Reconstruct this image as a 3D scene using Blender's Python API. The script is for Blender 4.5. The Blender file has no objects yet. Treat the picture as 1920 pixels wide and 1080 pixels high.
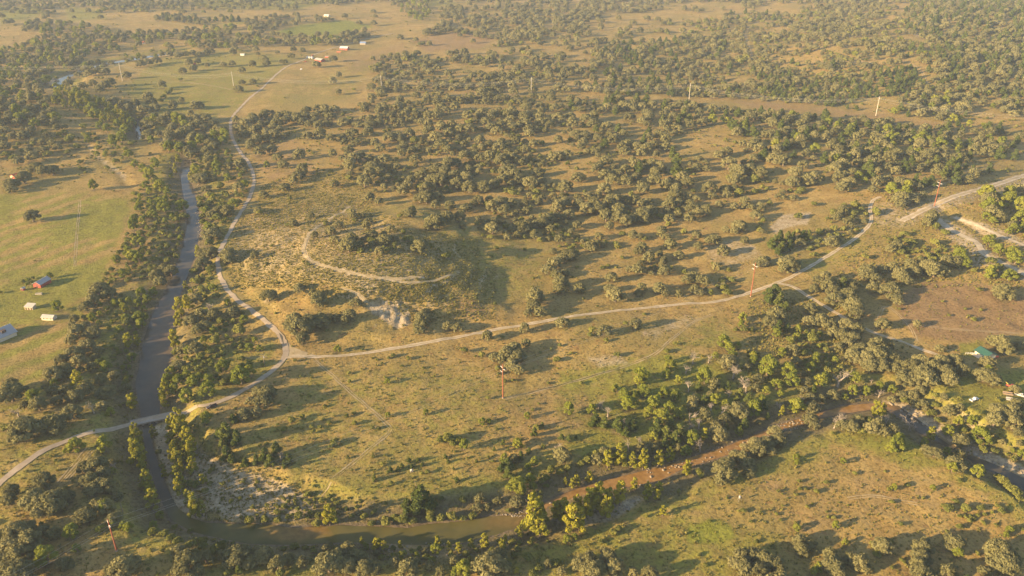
import bpy, bmesh, math, random
import numpy as np
from mathutils import Vector, Matrix

# ------------------------------------------------------------------ camera, light, exposure
S = bpy.context.scene
H = 264.0                      # metres above the plain
FPX = 1500.0                   # focal length in photo pixels (1920 wide)
PITCH = math.radians(26.3)
cam_d = bpy.data.cameras.new('camera'); cam = bpy.data.objects.new('camera', cam_d)
S.collection.objects.link(cam)
cam_d.sensor_width = 36.0; cam_d.lens = 36.0 * FPX / 1920.0
cam_d.clip_start = 1.0; cam_d.clip_end = 30000.0
cam.location = (0, 0, H); cam.rotation_euler = (math.pi / 2 - PITCH, 0, 0)
S.camera = cam

SUN_EL = math.radians(14.5)
SHADOW_DIR = math.radians(24.0)          # direction the shadows fall, from +x towards +y
sunv = Vector((-math.cos(SHADOW_DIR) * math.cos(SUN_EL), -math.sin(SHADOW_DIR) * math.cos(SUN_EL), math.sin(SUN_EL)))
world = bpy.data.worlds.new('World'); S.world = world; world.use_nodes = True
wn = world.node_tree.nodes; wl = world.node_tree.links
for n in list(wn): wn.remove(n)
sky = wn.new('ShaderNodeTexSky'); sky.sky_type = 'NISHITA'; sky.sun_disc = False
sky.sun_elevation = SUN_EL
sky.sun_rotation = math.atan2(sunv.x, sunv.y)
sky.air_density = 1.0; sky.dust_density = 1.0; sky.ozone_density = 1.0; sky.altitude = 400
bg = wn.new('ShaderNodeBackground'); bg.inputs['Strength'].default_value = 0.0882
wo = wn.new('ShaderNodeOutputWorld')
wl.new(sky.outputs[0], bg.inputs['Color']); wl.new(bg.outputs[0], wo.inputs['Surface'])
sl = bpy.data.lights.new('sun', 'SUN'); sl.energy = 5.0; sl.angle = math.radians(0.6); sl.color = (1.0, 0.735, 0.39)
so = bpy.data.objects.new('sun', sl); S.collection.objects.link(so)
so.rotation_euler = sunv.to_track_quat('Z', 'Y').to_euler(); so.location = (-300, -200, 500)

S.view_settings.view_transform = 'Standard'; S.view_settings.look = 'None'
S.view_settings.gamma = 1.0; S.view_settings.use_curve_mapping = False
S.view_settings.exposure = 1.66
S.cycles.max_bounces = 5; S.cycles.diffuse_bounces = 2; S.cycles.glossy_bounces = 2
S.cycles.transmission_bounces = 2; S.cycles.volume_bounces = 1; S.cycles.transparent_max_bounces = 6
S.cycles.caustics_reflective = False; S.cycles.caustics_refractive = False
S.cycles.use_denoising = True
S.cycles.use_adaptive_sampling = False

rng = np.random.default_rng(7); random.seed(7)
COL = S.collection
HAZE = 0.000072

# ------------------------------------------------------------------ pixel <-> world
cP, sP = math.cos(PITCH), math.sin(PITCH)
def raydir(px, py):
    a = (np.asarray(px, float) - 960) / FPX; b = (540 - np.asarray(py, float)) / FPX
    return a, cP + b * sP, -sP + b * cP
def at_z(px, py, z=0.0):
    dx, dy, dz = raydir(px, py); t = (z - H) / dz
    return dx * t, dy * t
def project(x, y, z):
    yy = y * cP - (z - H) * sP; up = y * sP + (z - H) * cP
    yy = np.maximum(yy, 1e-3)
    return 960 + FPX * x / yy, 540 - FPX * up / yy, yy

# ------------------------------------------------------------------ numeric helpers
def vnoise(x, y, seed=0):
    xi = np.floor(x).astype(np.int64); yi = np.floor(y).astype(np.int64)
    xf = x - xi; yf = y - yi
    u = xf * xf * (3 - 2 * xf); v = yf * yf * (3 - 2 * yf)
    def hsh(a, b):
        n = (a * 374761393 + b * 668265263 + seed * 974711) & 0xffffffff
        n = ((n ^ (n >> 13)) * 1274126177) & 0xffffffff
        n = n ^ (n >> 16)
        return (n & 0xffff) / 32767.5 - 1
    return (hsh(xi, yi) * (1 - u) + hsh(xi + 1, yi) * u) * (1 - v) + (hsh(xi, yi + 1) * (1 - u) + hsh(xi + 1, yi + 1) * u) * v
def fbm(x, y, seed=0, octv=3):
    s = 0; a = 1.0; f = 1.0
    for k in range(octv):
        s = s + a * vnoise(x * f + 17.3 * k, y * f - 9.1 * k, seed + k); a *= 0.5; f *= 2.03
    return s
def sstep(a, b, x):
    t = np.clip((x - a) / (b - a), 0, 1); return t * t * (3 - 2 * t)
def seg_dist(x, y, P, closed):
    P = np.asarray(P, float); n = len(P); d = np.full(x.shape, 1e9)
    for i in range(n if closed else n - 1):
        ax, ay = P[i]; bx, by = P[(i + 1) % n]
        ex, ey = bx - ax, by - ay; L = ex * ex + ey * ey + 1e-9
        t = np.clip(((x - ax) * ex + (y - ay) * ey) / L, 0, 1)
        d = np.minimum(d, (x - ax - t * ex) ** 2 + (y - ay - t * ey) ** 2)
    return np.sqrt(d)
def inside(x, y, P):
    P = np.asarray(P, float); c = np.zeros(x.shape, bool); n = len(P)
    for i in range(n):
        x0, y0 = P[i]; x1, y1 = P[(i + 1) % n]
        if y0 == y1: continue
        c ^= ((y0 > y) != (y1 > y)) & (x < (x1 - x0) * (y - y0) / (y1 - y0) + x0)
    return c
def sdist(x, y, P):                       # signed distance to a ring, negative inside
    d = seg_dist(x, y, P, True); return np.where(inside(x, y, P), -d, d)
def soft(px, py, P, feather):
    """1 inside the ring, 0 beyond the feather"""
    P = np.asarray(P, float); out = np.zeros(px.shape)
    m = (px > P[:, 0].min() - feather) & (px < P[:, 0].max() + feather) & (py > P[:, 1].min() - feather) & (py < P[:, 1].max() + feather)
    if m.any():
        out[m] = 1 - sstep(-feather * 0.6, feather, sdist(px[m], py[m], P))
    return out
def smooth_line(pts, step=4.0):
    """Catmull-Rom through world points, resampled"""
    P = np.asarray(pts, float); P = np.vstack([2 * P[0] - P[1], P, 2 * P[-1] - P[-2]]); out = []
    for i in range(1, len(P) - 2):
        p0, p1, p2, p3 = P[i - 1:i + 3]; n = max(2, int(np.linalg.norm(p2 - p1) / step))
        for k in range(n):
            t = k / n
            out.append(0.5 * (2 * p1 + (p2 - p0) * t + (2 * p0 - 5 * p1 + 4 * p2 - p3) * t * t + (3 * p1 - p0 - 3 * p2 + p3) * t ** 3))
    out.append(P[-2]); return np.array(out)

# ------------------------------------------------------------------ rivers (outlines of the water)
WL = -4.2
RIVERS = [
 [(345,300),(338,325),(342,360),(350,400),(350,428),(337,483),(322,520),(310,547),(287,587),(270,633),(262,680),(253,720),(262,765),(268,800),(272,850),(290,905),(305,945),(320,975),(360,997),(400,1007),(467,1020),(550,1022),(640,1017),(707,1018),(790,1022),(827,1023),(873,1017),(907,1007),(930,1003),(957,993),(1000,990),(1008,975),
  (1027,950),(1073,934),(1120,921),(1173,914),(1240,900),(1280,879),(1380,848),(1467,808),(1513,794),(1533,784),(1613,771),(1655,765),(1687,783),(1712,797),(1720,810),(1747,823),(1793,847),(1820,863),(1847,880),(1880,893),(1920,920),(1990,965),(2120,1040),
  (2150,1015),(1990,932),(1920,897),(1880,877),(1847,863),(1817,853),(1790,840),(1760,820),(1740,800),(1717,783),(1685,761),(1650,755),(1580,761),(1527,778),(1463,795),(1367,835),(1280,862),(1227,878),(1157,895),(1097,911),(1057,926),(1017,945),(987,958),(960,967),(917,968),(873,977),(800,983),(767,990),(640,985),(547,990),(500,983),(433,982),(387,980),(360,972),(335,955),(318,925),(302,885),(288,845),(282,812),
  (296,790),(300,765),(298,735),(310,700),(322,660),(322,633),(327,587),(340,547),(365,483),(376,430),(372,395),(364,360),(354,330),(357,300)],
 [(90,168),(102,152),(126,141),(152,130),(200,118),(255,109),(300,101),(325,97),(327,99),(300,104),(257,112),(206,120),(160,132),(130,145),(112,160),(104,174),(95,173)],
 [(252,225),(261,225),(264,245),(265,262),(257,262),(254,245)],
]
RW = [np.stack(at_z([p[0] for p in r], [p[1] for p in r], WL), 1) for r in RIVERS]

# roads and tracks, as lines in the photo
MAIN_ROAD = [(-60,960),(0,905),(40,873),(85,843),(130,825),(195,807),(260,794),(330,779),(400,757),(455,732),(505,700),(530,676),(536,655),(528,633),(505,610),(470,580),(440,558),(418,530),(409,500),(412,475),(424,448),(445,408),(467,372),(476,340),(468,308),(450,285),(437,262),(432,240),(437,218),(462,190),(495,162),(520,138),(540,124),(570,112),(600,98),(640,86),(690,72),(740,62)]
TRACK = [(531,672),(552,668),(600,669),(660,665),(760,650),(860,632),(930,618),(1000,606),(1080,592),(1180,581),(1280,570),(1340,566),(1400,551),(1455,531),(1500,510),(1560,475),(1612,440),(1633,415),(1631,392),(1637,376),(1652,369)]
TRACK2 = [(1457,531),(1485,537),(1520,558),(1560,582),(1600,606),(1640,624),(1690,640),(1735,658),(1775,670),(1800,668)]
TRACK3 = [(1690,415),(1740,390),(1800,365),(1860,348),(1925,328),(2000,305)]
HILL_TRACK = [(655,388),(622,408),(590,430),(573,455),(571,475),(585,490),(620,502),(660,512),(700,520),(745,523),(790,520)]
FAINT = [[(590,675),(625,705),(660,738),(700,772),(728,798),(730,810),(690,845),(640,885),(600,930)],
 [(1335,590),(1300,605),(1255,640),(1230,662),(1190,680),(1120,702),(1040,725),(945,748)],
 [(460,672),(500,668)],
 [(270,156),(300,154),(340,154),(380,158),(435,168),(455,164),(490,158)],
 [(150,375),(145,430),(140,500)],
 [(1640,620),(1660,575),(1700,605),(1720,640)],
 [(1740,612),(1800,618),(1860,622),(1930,626)],
 [(1590,935),(1640,930),(1690,940),(1720,945)],
 [(1900,455),(1850,440),(1800,415),(1760,405)],
 [(1410,110),(1400,60),(1430,40),(1480,60),(1540,75)],
 [(1590,110),(1680,113),(1720,125),(1735,150),(1740,165)],
 [(280,40),(330,44),(370,52)],[(860,30),(900,15),(940,12),(990,4)],
 [(110,905),(140,870),(165,840)],[(125,900),(152,870),(175,842)]]
WASH = [(1750,405),(1775,425),(1800,440),(1830,455),(1850,480),(1890,498),(1930,520)]
WASH2 = [(1790,408),(1830,422),(1870,440),(1925,462)]
GULLY = [(140,235),(155,262),(170,285),(200,305),(232,328),(240,345)]

# ------------------------------------------------------------------ terrain
def _w(px, py): x, y = at_z(px, py); return float(x), float(y)
KN = _w(715, 522)
HILLS = [(_w(1705, 138), 190, 260, 26), (_w(1880, 60), 420, 700, 38), (_w(40, 215), 110, 190, 15), (_w(240, 1065), 60, 50, 5),
         (_w(1890, 440), 90, 130, 9), (_w(1560, 300), 150, 200, 6), (_w(880, 250), 200, 220, 5), (_w(-40, 900), 120, 90, 6),
         (_w(1840, 740), 60, 60, 1.5), (_w(1150, 640), 70, 35, 3)]
RIDGE = np.stack(at_z([1755, 1775, 1800, 1825, 1850], [728, 752, 775, 790, 800]), 1)
GRAVEL = [[(285,800),(330,792),(355,830),(420,865),(520,900),(610,945),(640,972),(560,985),(430,982),(387,980),(330,955),(305,885)],
          [(1010,948),(1120,912),(1240,872),(1290,850),(1260,905),(1180,935),(1130,975),(1060,990),(1010,985)],
          [(1650,752),(1700,760),(1760,800),(1830,840),(1930,885),(1930,900),(1840,868),(1740,812)],
          [(90,150),(130,128),(250,100),(340,88),(330,100),(200,125),(120,165)]]
def dwater(x, y):
    d = np.full(x.shape, 1e6)
    for r in RW:
        m = (x > r[:, 0].min() - 90) & (x < r[:, 0].max() + 90) & (y > r[:, 1].min() - 90) & (y < r[:, 1].max() + 90)
        if m.any(): d[m] = np.minimum(d[m], sdist(x[m], y[m], r))
    return d
def hfun(x, y):
    x = np.asarray(x, float); y = np.asarray(y, float)
    h = 2.6 * fbm(x / 330, y / 330, 3, 2) + 1.0 * fbm(x / 90, y / 90, 9, 2)
    for (c, rx, ry, hh) in HILLS:
        h = h + hh * np.exp(-((x - c[0]) / rx) ** 2 - ((y - c[1]) / ry) ** 2)
    # the knoll: flat topped, ledges of rock, steep on its east and south sides
    u = (x - KN[0]); v = (y - KN[1])
    wob = 1 + 0.16 * fbm(x / 45, y / 45, 21, 3)
    rx = np.where(u > 0, 70, 100); ry = np.where(v > 0, 120, 66)
    r = np.sqrt((u / rx) ** 2 + (v / ry) ** 2) / wob
    k = 19 * np.exp(-r ** 2.5)
    st = 3.1; kk = k / st; kf = np.floor(kk); k2 = st * (kf + sstep(0.35, 0.95, kk - kf))
    h = h + 0.6 * k + 0.4 * k2
    cx, cy = _w(742, 592)                # quarried face at the foot of the knoll
    q = np.exp(-(((x - cx) / 26) ** 2 + ((y - cy) / 24) ** 2) ** 2)
    h = h - q * (2.0 + 1.6 * np.abs(fbm(x / 7, y / 7, 5, 3)))
    h = h + 1.6 * np.exp(-(seg_dist(x, y, RIDGE, False) / 6) ** 2)
    # small hummocks
    h = h + 0.28 * fbm(x / 9, y / 9, 31, 2)
    for line, dep, wd in ((WASHW, 1.6, 5), (WASH2W, 0.9, 4), (GULLYW, 1.0, 6)):
        h = h - dep * np.exp(-(seg_dist(x, y, line, False) / wd) ** 2)
    d = dwater(x, y)
    m = d < 95
    if m.any():
        px, py, _ = project(x[m], y[m], 0.0 * x[m] - 2)
        g = np.zeros(px.shape)
        for P in GRAVEL: g = np.maximum(g, soft(px, py, P, 55))
        bw = (19 + 55 * g) * (1 + 0.3 * fbm(x[m] / 14, y[m] / 14, 77, 2))
        t = np.clip(d[m] / bw, -1, 1)
        hm = h[m]
        up = WL + 0.05 + (hm - WL) * (0.7 * np.clip(t, 0, 1) + 0.3 * sstep(0, 1, t))
        h[m] = np.where(d[m] < 0, WL - np.minimum(1.6, -d[m] * 0.35), np.where(d[m] < bw, up, hm))
    return h
WASHW = np.stack(at_z(*zip(*WASH)), 1); WASH2W = np.stack(at_z(*zip(*WASH2)), 1); GULLYW = np.stack(at_z(*zip(*GULLY)), 1)

rows_py = np.arange(1330, -100, -3.0)
ROWY = at_z(960, rows_py)[1]
ROWY = np.concatenate([[40.0, 90.0, 140.0], ROWY[ROWY > 150], np.linspace(ROWY[-1], 6400, 8)[1:]])
NC = 780
UU = np.linspace(-1, 1, NC)
def Wd(y): return 190 + 0.80 * y
GX = UU[None, :] * Wd(ROWY)[:, None]; GY = np.repeat(ROWY[:, None], NC, 1)
GZ = hfun(GX.ravel(), GY.ravel()).reshape(GX.shape)
NR = len(ROWY)
def hg(x, y):
    x = np.asarray(x, float); y = np.asarray(y, float)
    fi = np.interp(y, ROWY, np.arange(NR)); fj = (np.clip(x / Wd(y), -1, 1) + 1) / 2 * (NC - 1)
    i = np.clip(fi.astype(int), 0, NR - 2); j = np.clip(fj.astype(int), 0, NC - 2); a = fi - i; b = fj - j
    return (GZ[i, j] * (1 - b) + GZ[i, j + 1] * b) * (1 - a) + (GZ[i + 1, j] * (1 - b) + GZ[i + 1, j + 1] * b) * a
def ground(px, py, up=0.0):
    """world point of the terrain (raised by up) seen at a photo pixel"""
    px = np.asarray(px, float); py = np.asarray(py, float); z = np.zeros(np.broadcast(px, py).shape) + up
    for k in range(14):
        x, y = at_z(px, py, z); z = 0.45 * z + 0.55 * (hg(x, y) + up)
    x, y = at_z(px, py, z)
    return x, y, hg(x, y)

# ------------------------------------------------------------------ materials
def nmat(name):
    m = bpy.data.materials.new(name); m.use_nodes = True
    nt = m.node_tree
    for n in list(nt.nodes): nt.nodes.remove(n)
    out = nt.nodes.new('ShaderNodeOutputMaterial')
    return m, nt, out
def N(nt, t, **kw):
    n = nt.nodes.new(t)
    for k, v in kw.items():
        if k in n.inputs: n.inputs[k].default_value = v
        else: setattr(n, k, v)
    return n
def mixc(nt, fac, a, b, blend='MIX'):
    n = nt.nodes.new('ShaderNodeMix'); n.data_type = 'RGBA'; n.blend_type = blend
    for sock, v in ((n.inputs['Factor'], fac), (n.inputs[6], a), (n.inputs[7], b)):
        if isinstance(v, bpy.types.NodeSocket): nt.links.new(v, sock)
        elif isinstance(v, (int, float)): sock.default_value = v
        else: sock.default_value = (*v, 1) if len(v) == 3 else v
    return n.outputs[2]
def mth(nt, op, a, b=None, clamp=False):
    n = nt.nodes.new('ShaderNodeMath'); n.operation = op; n.use_clamp = clamp
    for i, v in enumerate((a, b)):
        if v is None: continue
        if isinstance(v, bpy.types.NodeSocket): nt.links.new(v, n.inputs[i])
        else: n.inputs[i].default_value = v
    return n.outputs[0]
def ramp(nt, fac, lo, hi):
    n = nt.nodes.new('ShaderNodeMapRange'); n.interpolation_type = 'SMOOTHSTEP'
    nt.links.new(fac, n.inputs['Value']); n.inputs['From Min'].default_value = lo; n.inputs['From Max'].default_value = hi
    return n.outputs['Result']
def noise(nt, scale, detail=3, rough=0.55, off=(0, 0, 0), stretch=(1, 1, 1)):
    g = N(nt, 'ShaderNodeNewGeometry'); mp = N(nt, 'ShaderNodeMapping')
    mp.inputs['Location'].default_value = off; mp.inputs['Scale'].default_value = stretch
    nt.links.new(g.outputs['Position'], mp.inputs['Vector'])
    t = N(nt, 'ShaderNodeTexNoise', Scale=scale, Detail=detail, Roughness=rough)
    nt.links.new(mp.outputs[0], t.inputs['Vector']); return t.outputs['Fac']
def flat(name, col, rough=0.8, var=0.15, scale=0.8, metal=0.0):
    m, nt, out = nmat(name); b = N(nt, 'ShaderNodeBsdfPrincipled', Roughness=rough, Metallic=metal)
    f = noise(nt, scale, 4, 0.6)
    c = mixc(nt, f, tuple(v * (1 - var) for v in col), tuple(min(1, v * (1 + var)) for v in col))
    nt.links.new(c, b.inputs['Base Color']); nt.links.new(b.outputs[0], out.inputs[0]); return m
def foliage(name, dark, mid, light, by_object=True, trans=0.22):
    m, nt, out = nmat(name)
    if by_object:
        t = N(nt, 'ShaderNodeObjectInfo').outputs['Random']
    else:
        t = N(nt, 'ShaderNodeAttribute', attribute_name='tint').outputs['Fac']
    c = mixc(nt, ramp(nt, t, 0.0, 0.55), dark, mid)
    c = mixc(nt, ramp(nt, t, 0.55, 1.0), c, light)
    f = noise(nt, 0.42, 3, 0.6)
    c = mixc(nt, ramp(nt, f, 0.3, 0.72), mixc(nt, 0.5, c, dark), mixc(nt, 0.42, c, light))
    d = N(nt, 'ShaderNodeBsdfDiffuse'); tr = N(nt, 'ShaderNodeBsdfTranslucent'); mx = N(nt, 'ShaderNodeMixShader'); mx.inputs[0].default_value = trans
    nt.links.new(c, d.inputs[0]); nt.links.new(mixc(nt, 0.5, c, light), tr.inputs[0])
    nt.links.new(d.outputs[0], mx.inputs[1]); nt.links.new(tr.outputs[0], mx.inputs[2]); nt.links.new(mx.outputs[0], out.inputs[0]); return m

def ground_material():
    m, nt, out = nmat('pasture_ground'); b = N(nt, 'ShaderNodeBsdfPrincipled', Roughness=0.95)
    b.inputs['Specular IOR Level'].default_value = 0.1
    at = N(nt, 'ShaderNodeAttribute', attribute_name='cover'); sp = N(nt, 'ShaderNodeSeparateColor'); nt.links.new(at.outputs['Color'], sp.inputs[0])
    a2 = N(nt, 'ShaderNodeAttribute', attribute_name='cover_b'); s2 = N(nt, 'ShaderNodeSeparateColor'); nt.links.new(a2.outputs['Color'], s2.inputs[0])
    big = noise(nt, 0.012, 4, 0.6); mid = noise(nt, 0.06, 5, 0.65, (40, 7, 3)); fine = noise(nt, 0.55, 4, 0.7); speck = noise(nt, 1.6, 3, 0.7, (5, 9, 1))
    patch = noise(nt, 0.16, 4, 0.65, (11, 3, 8))
    gold = mixc(nt, ramp(nt, mid, 0.3, 0.7), (0.290, 0.188, 0.060), (0.395, 0.275, 0.096))
    gold = mixc(nt, ramp(nt, big, 0.42, 0.62), gold, (0.270, 0.200, 0.062))
    gold = mixc(nt, ramp(nt, patch, 0.56, 0.72), gold, (0.275, 0.155, 0.058))
    green = mixc(nt, ramp(nt, patch, 0.3, 0.7), (0.175, 0.168, 0.028), (0.260, 0.232, 0.046))
    brown = mixc(nt, ramp(nt, mid, 0.3, 0.7), (0.235, 0.145, 0.066), (0.31, 0.20, 0.088))
    rock = mixc(nt, ramp(nt, patch, 0.3, 0.7), (0.31, 0.235, 0.14), (0.47, 0.37, 0.24))
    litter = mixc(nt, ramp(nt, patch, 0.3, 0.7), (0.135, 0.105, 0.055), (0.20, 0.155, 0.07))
    mixn = mth(nt, 'ADD', mth(nt, 'MULTIPLY', fine, 0.5), mth(nt, 'MULTIPLY', patch, 0.5))
    def blend(base, mask, top, nz, w=0.5):
        v = mth(nt, 'ADD', mask, mth(nt, 'MULTIPLY', mth(nt, 'SUBTRACT', nz, 0.5), w * 2))
        return mixc(nt, mth(nt, 'MULTIPLY', ramp(nt, v, 0.2, 0.85), ramp(nt, mask, 0.0, 0.2)), base, top)
    c = blend(gold, sp.outputs[0], green, patch, 0.7)
    c = blend(c, sp.outputs[2], brown, mid, 0.7)
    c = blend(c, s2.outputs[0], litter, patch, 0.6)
    c = blend(c, sp.outputs[1], rock, mixn, 0.6)
    lush = mixc(nt, ramp(nt, patch, 0.35, 0.65), (0.15, 0.16, 0.02), (0.25, 0.24, 0.04))
    c = blend(c, s2.outputs[1], lush, patch, 0.6)
    mud = mixc(nt, ramp(nt, mid, 0.3, 0.7), (0.13, 0.095, 0.06), (0.2, 0.15, 0.09))
    c = blend(c, s2.outputs[2], mud, fine, 0.4)
    # grass texture: clumps and gaps
    c = mixc(nt, ramp(nt, fine, 0.30, 0.56), mixc(nt, 1.0, c, (0.5, 0.49, 0.44), 'MULTIPLY'), c)
    c = mixc(nt, mth(nt, 'MULTIPLY', ramp(nt, speck, 0.48, 0.72), 0.6), c, mixc(nt, 1.0, c, (1.35, 1.32, 1.2), 'MULTIPLY'))
    nt.links.new(c, b.inputs['Base Color'])
    bp = N(nt, 'ShaderNodeBump', Strength=0.8, Distance=0.9)
    hsum = mth(nt, 'ADD', fine, mth(nt, 'MULTIPLY', speck, 0.45)); nt.links.new(hsum, bp.inputs['Height'])
    nt.links.new(bp.outputs[0], b.inputs['Normal'])
    nt.links.new(b.outputs[0], out.inputs[0]); return m

def water_material():
    m, nt, out = nmat('river_water'); b = N(nt, 'ShaderNodeBsdfPrincipled', Roughness=0.1, IOR=1.3); b.inputs['Specular IOR Level'].default_value = 0.3
    at = N(nt, 'ShaderNodeAttribute', attribute_name='bed'); sp = N(nt, 'ShaderNodeSeparateColor'); nt.links.new(at.outputs['Color'], sp.inputs[0])
    n1 = noise(nt, 0.09, 4, 0.6); n2 = noise(nt, 0.4, 3, 0.6)
    deep = mixc(nt, ramp(nt, n1, 0.3, 0.7), (0.068, 0.056, 0.042), (0.092, 0.075, 0.050))
    olive = mixc(nt, ramp(nt, n1, 0.3, 0.7), (0.080, 0.072, 0.020), (0.12, 0.100, 0.028))
    clay = mixc(nt, ramp(nt, n2, 0.3, 0.7), (0.22, 0.115, 0.032), (0.33, 0.185, 0.058))
    c = mixc(nt, sp.outputs[1], deep, olive); c = mixc(nt, sp.outputs[0], c, clay)
    nt.links.new(c, b.inputs['Base Color'])
    bp = N(nt, 'ShaderNodeBump', Strength=0.10, Distance=0.2); nt.links.new(noise(nt, 0.9, 3, 0.6, stretch=(1, 0.6, 1)), bp.inputs['Height'])
    nt.links.new(bp.outputs[0], b.inputs['Normal']); nt.links.new(b.outputs[0], out.inputs[0]); return m

def road_material(name, c0, c1, centre=None):
    m, nt, out = nmat(name); b = N(nt, 'ShaderNodeBsdfPrincipled', Roughness=0.9); b.inputs['Specular IOR Level'].default_value = 0.2
    f = noise(nt, 0.25, 5, 0.7); s = noise(nt, 1.5, 3, 0.7)
    c = mixc(nt, ramp(nt, f, 0.3, 0.7), c0, c1); c = mixc(nt, mth(nt, 'MULTIPLY', ramp(nt, s, 0.5, 0.7), 0.4), c, mixc(nt, 1.0, c, (0.75, 0.72, 0.7), 'MULTIPLY'))
    if centre:
        a = N(nt, 'ShaderNodeAttribute', attribute_name='across')
        v = mth(nt, 'ADD', a.outputs['Fac'], mth(nt, 'MULTIPLY', mth(nt, 'SUBTRACT', f, 0.5), 0.5))
        c = mixc(nt, ramp(nt, v, 0.34, 0.12), c, centre)
    nt.links.new(c, b.inputs['Base Color']); nt.links.new(b.outputs[0], out.inputs[0]); return m

M = {}
M['ground'] = ground_material(); M['water'] = water_material()
M['road'] = road_material('chip_seal', (0.34, 0.255, 0.172), (0.43, 0.335, 0.23))
M['caliche'] = road_material('caliche', (0.45, 0.355, 0.24), (0.57, 0.455, 0.32), (0.36, 0.27, 0.145))
M['ledge'] = road_material('limestone_ledge', (0.30, 0.225, 0.12), (0.46, 0.37, 0.24), (0.28, 0.21, 0.10))
M['wash'] = road_material('bare_marl', (0.36, 0.285, 0.185), (0.52, 0.43, 0.305), None)
M['rut'] = road_material('worn_rut', (0.33, 0.245, 0.125), (0.42, 0.315, 0.175))
M['concrete'] = flat('weathered_concrete', (0.34, 0.28, 0.22), 0.9, 0.25, 0.5)
M['rust'] = flat('rusted_steel', (0.26, 0.075, 0.035), 0.75, 0.25, 0.6)
M['palepole'] = flat('bleached_pole', (0.5, 0.44, 0.36), 0.8, 0.1)
M['wood'] = flat('grey_wood', (0.25, 0.18, 0.12), 0.9, 0.2, 1.5)
M['insul'] = flat('white_insulator', (0.52, 0.49, 0.45), 0.4, 0.06)
M['wire'] = flat('aluminium_wire', (0.5, 0.46, 0.4), 0.5, 0.05)
M['redwall'] = flat('red_painted_wall', (0.34, 0.065, 0.04), 0.75, 0.2, 0.7)
M['redtrim'] = flat('orange_red_paint', (0.55, 0.12, 0.045), 0.7, 0.15)
M['greymetal'] = flat('grey_metal_roof', (0.36, 0.34, 0.33), 0.55, 0.15, 0.4)
M['palemetal'] = flat('pale_metal_roof', (0.48, 0.43, 0.36), 0.6, 0.12, 0.5)
M['whitemetal'] = flat('white_metal', (0.66, 0.63, 0.58), 0.5, 0.06)
M['tanwall'] = flat('tan_wall', (0.50, 0.38, 0.24), 0.85, 0.15)
M['cream'] = flat('cream_paint', (0.66, 0.55, 0.40), 0.8, 0.1)
M['greenroof'] = flat('green_metal_roof', (0.028, 0.090, 0.068), 0.55, 0.15, 0.5)
M['blueroof'] = flat('blue_metal_roof', (0.20, 0.27, 0.42), 0.6, 0.12)
M['stone'] = flat('grey_stone', (0.40, 0.34, 0.26), 0.9, 0.25, 0.7)
M['rockpale'] = flat('limestone_block', (0.26, 0.21, 0.15), 0.9, 0.2, 0.5)
M['glass'] = flat('dark_glass', (0.03, 0.035, 0.04), 0.15, 0.1)
M['door'] = flat('dark_door', (0.09, 0.055, 0.04), 0.8, 0.2)
M['tyre'] = flat('black_rubber', (0.02, 0.02, 0.02), 0.85, 0.1)
M['rim'] = flat('wheel_rim', (0.35, 0.35, 0.36), 0.4, 0.1, 1, 0.6)
M['truck'] = flat('dusty_dark_paint', (0.055, 0.040, 0.045), 0.35, 0.15)
M['carwhite'] = flat('white_paint', (0.6, 0.58, 0.55), 0.35, 0.05)
M['lamp'] = flat('lamp_lens', (0.7, 0.65, 0.6), 0.2, 0.05)
M['yellow'] = flat('yellow_paint', (0.6, 0.4, 0.06), 0.5, 0.1)
M['bark'] = flat('grey_bark', (0.17, 0.125, 0.085), 0.95, 0.3, 2.0)
M['deadwood'] = flat('bleached_dead_wood', (0.29, 0.235, 0.18), 0.95, 0.2, 1.0)
PAL = {'oak': ((0.128, 0.122, 0.054), (0.188, 0.175, 0.075), (0.265, 0.235, 0.104)),
       'juniper': ((0.052, 0.074, 0.020), (0.090, 0.115, 0.028), (0.155, 0.165, 0.040)),
       'river': ((0.180, 0.185, 0.027), (0.265, 0.250, 0.029), (0.355, 0.305, 0.032)),
       'green': ((0.130, 0.155, 0.026), (0.190, 0.208, 0.032), (0.270, 0.262, 0.042)),
       'bush': ((0.115, 0.128, 0.034), (0.175, 0.178, 0.042), (0.25, 0.232, 0.056)),
       'tuft': ((0.16, 0.15, 0.045), (0.225, 0.200, 0.055), (0.31, 0.265, 0.075))}
for k, p in PAL.items():
    M[k] = foliage(k + '_foliage', *p)

# ------------------------------------------------------------------ object helpers
def tag(o, label=None, cat=None, group=None, kind=None):
    if label: o['label'] = label
    if cat: o['category'] = cat
    if group: o['group'] = group
    if kind: o['kind'] = kind
    return o
def mesh_np(name, V, Q, mat, smooth=False, tint=None):
    """mesh from arrays of vertices and quads"""
    V = np.asarray(V, np.float32); Q = np.asarray(Q, np.int32)
    me = bpy.data.meshes.new(name); me.vertices.add(len(V)); me.vertices.foreach_set('co', V.ravel())
    me.loops.add(Q.size); me.loops.foreach_set('vertex_index', Q.ravel())
    me.polygons.add(len(Q)); me.polygons.foreach_set('loop_start', np.arange(0, Q.size, Q.shape[1], dtype=np.int32))
    me.polygons.foreach_set('loop_total', np.full(len(Q), Q.shape[1], np.int32))
    if smooth: me.polygons.foreach_set('use_smooth', np.ones(len(Q), bool))
    if tint is not None:
        a = me.attributes.new('tint', 'FLOAT', 'POINT'); a.data.foreach_set('value', np.asarray(tint, np.float32))
    me.materials.append(mat); me.update(calc_edges=True); return me
def link(name, me, parent=None):
    o = bpy.data.objects.new(name, me); COL.objects.link(o)
    if parent is not None: o.parent = parent
    return o
def empty(name, loc, rz=0.0, scale=(1, 1, 1)):
    o = bpy.data.objects.new(name, None); COL.objects.link(o); o.empty_display_size = 0.5
    o.location = loc; o.rotation_euler = (0, 0, rz); o.scale = scale; return o
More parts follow.
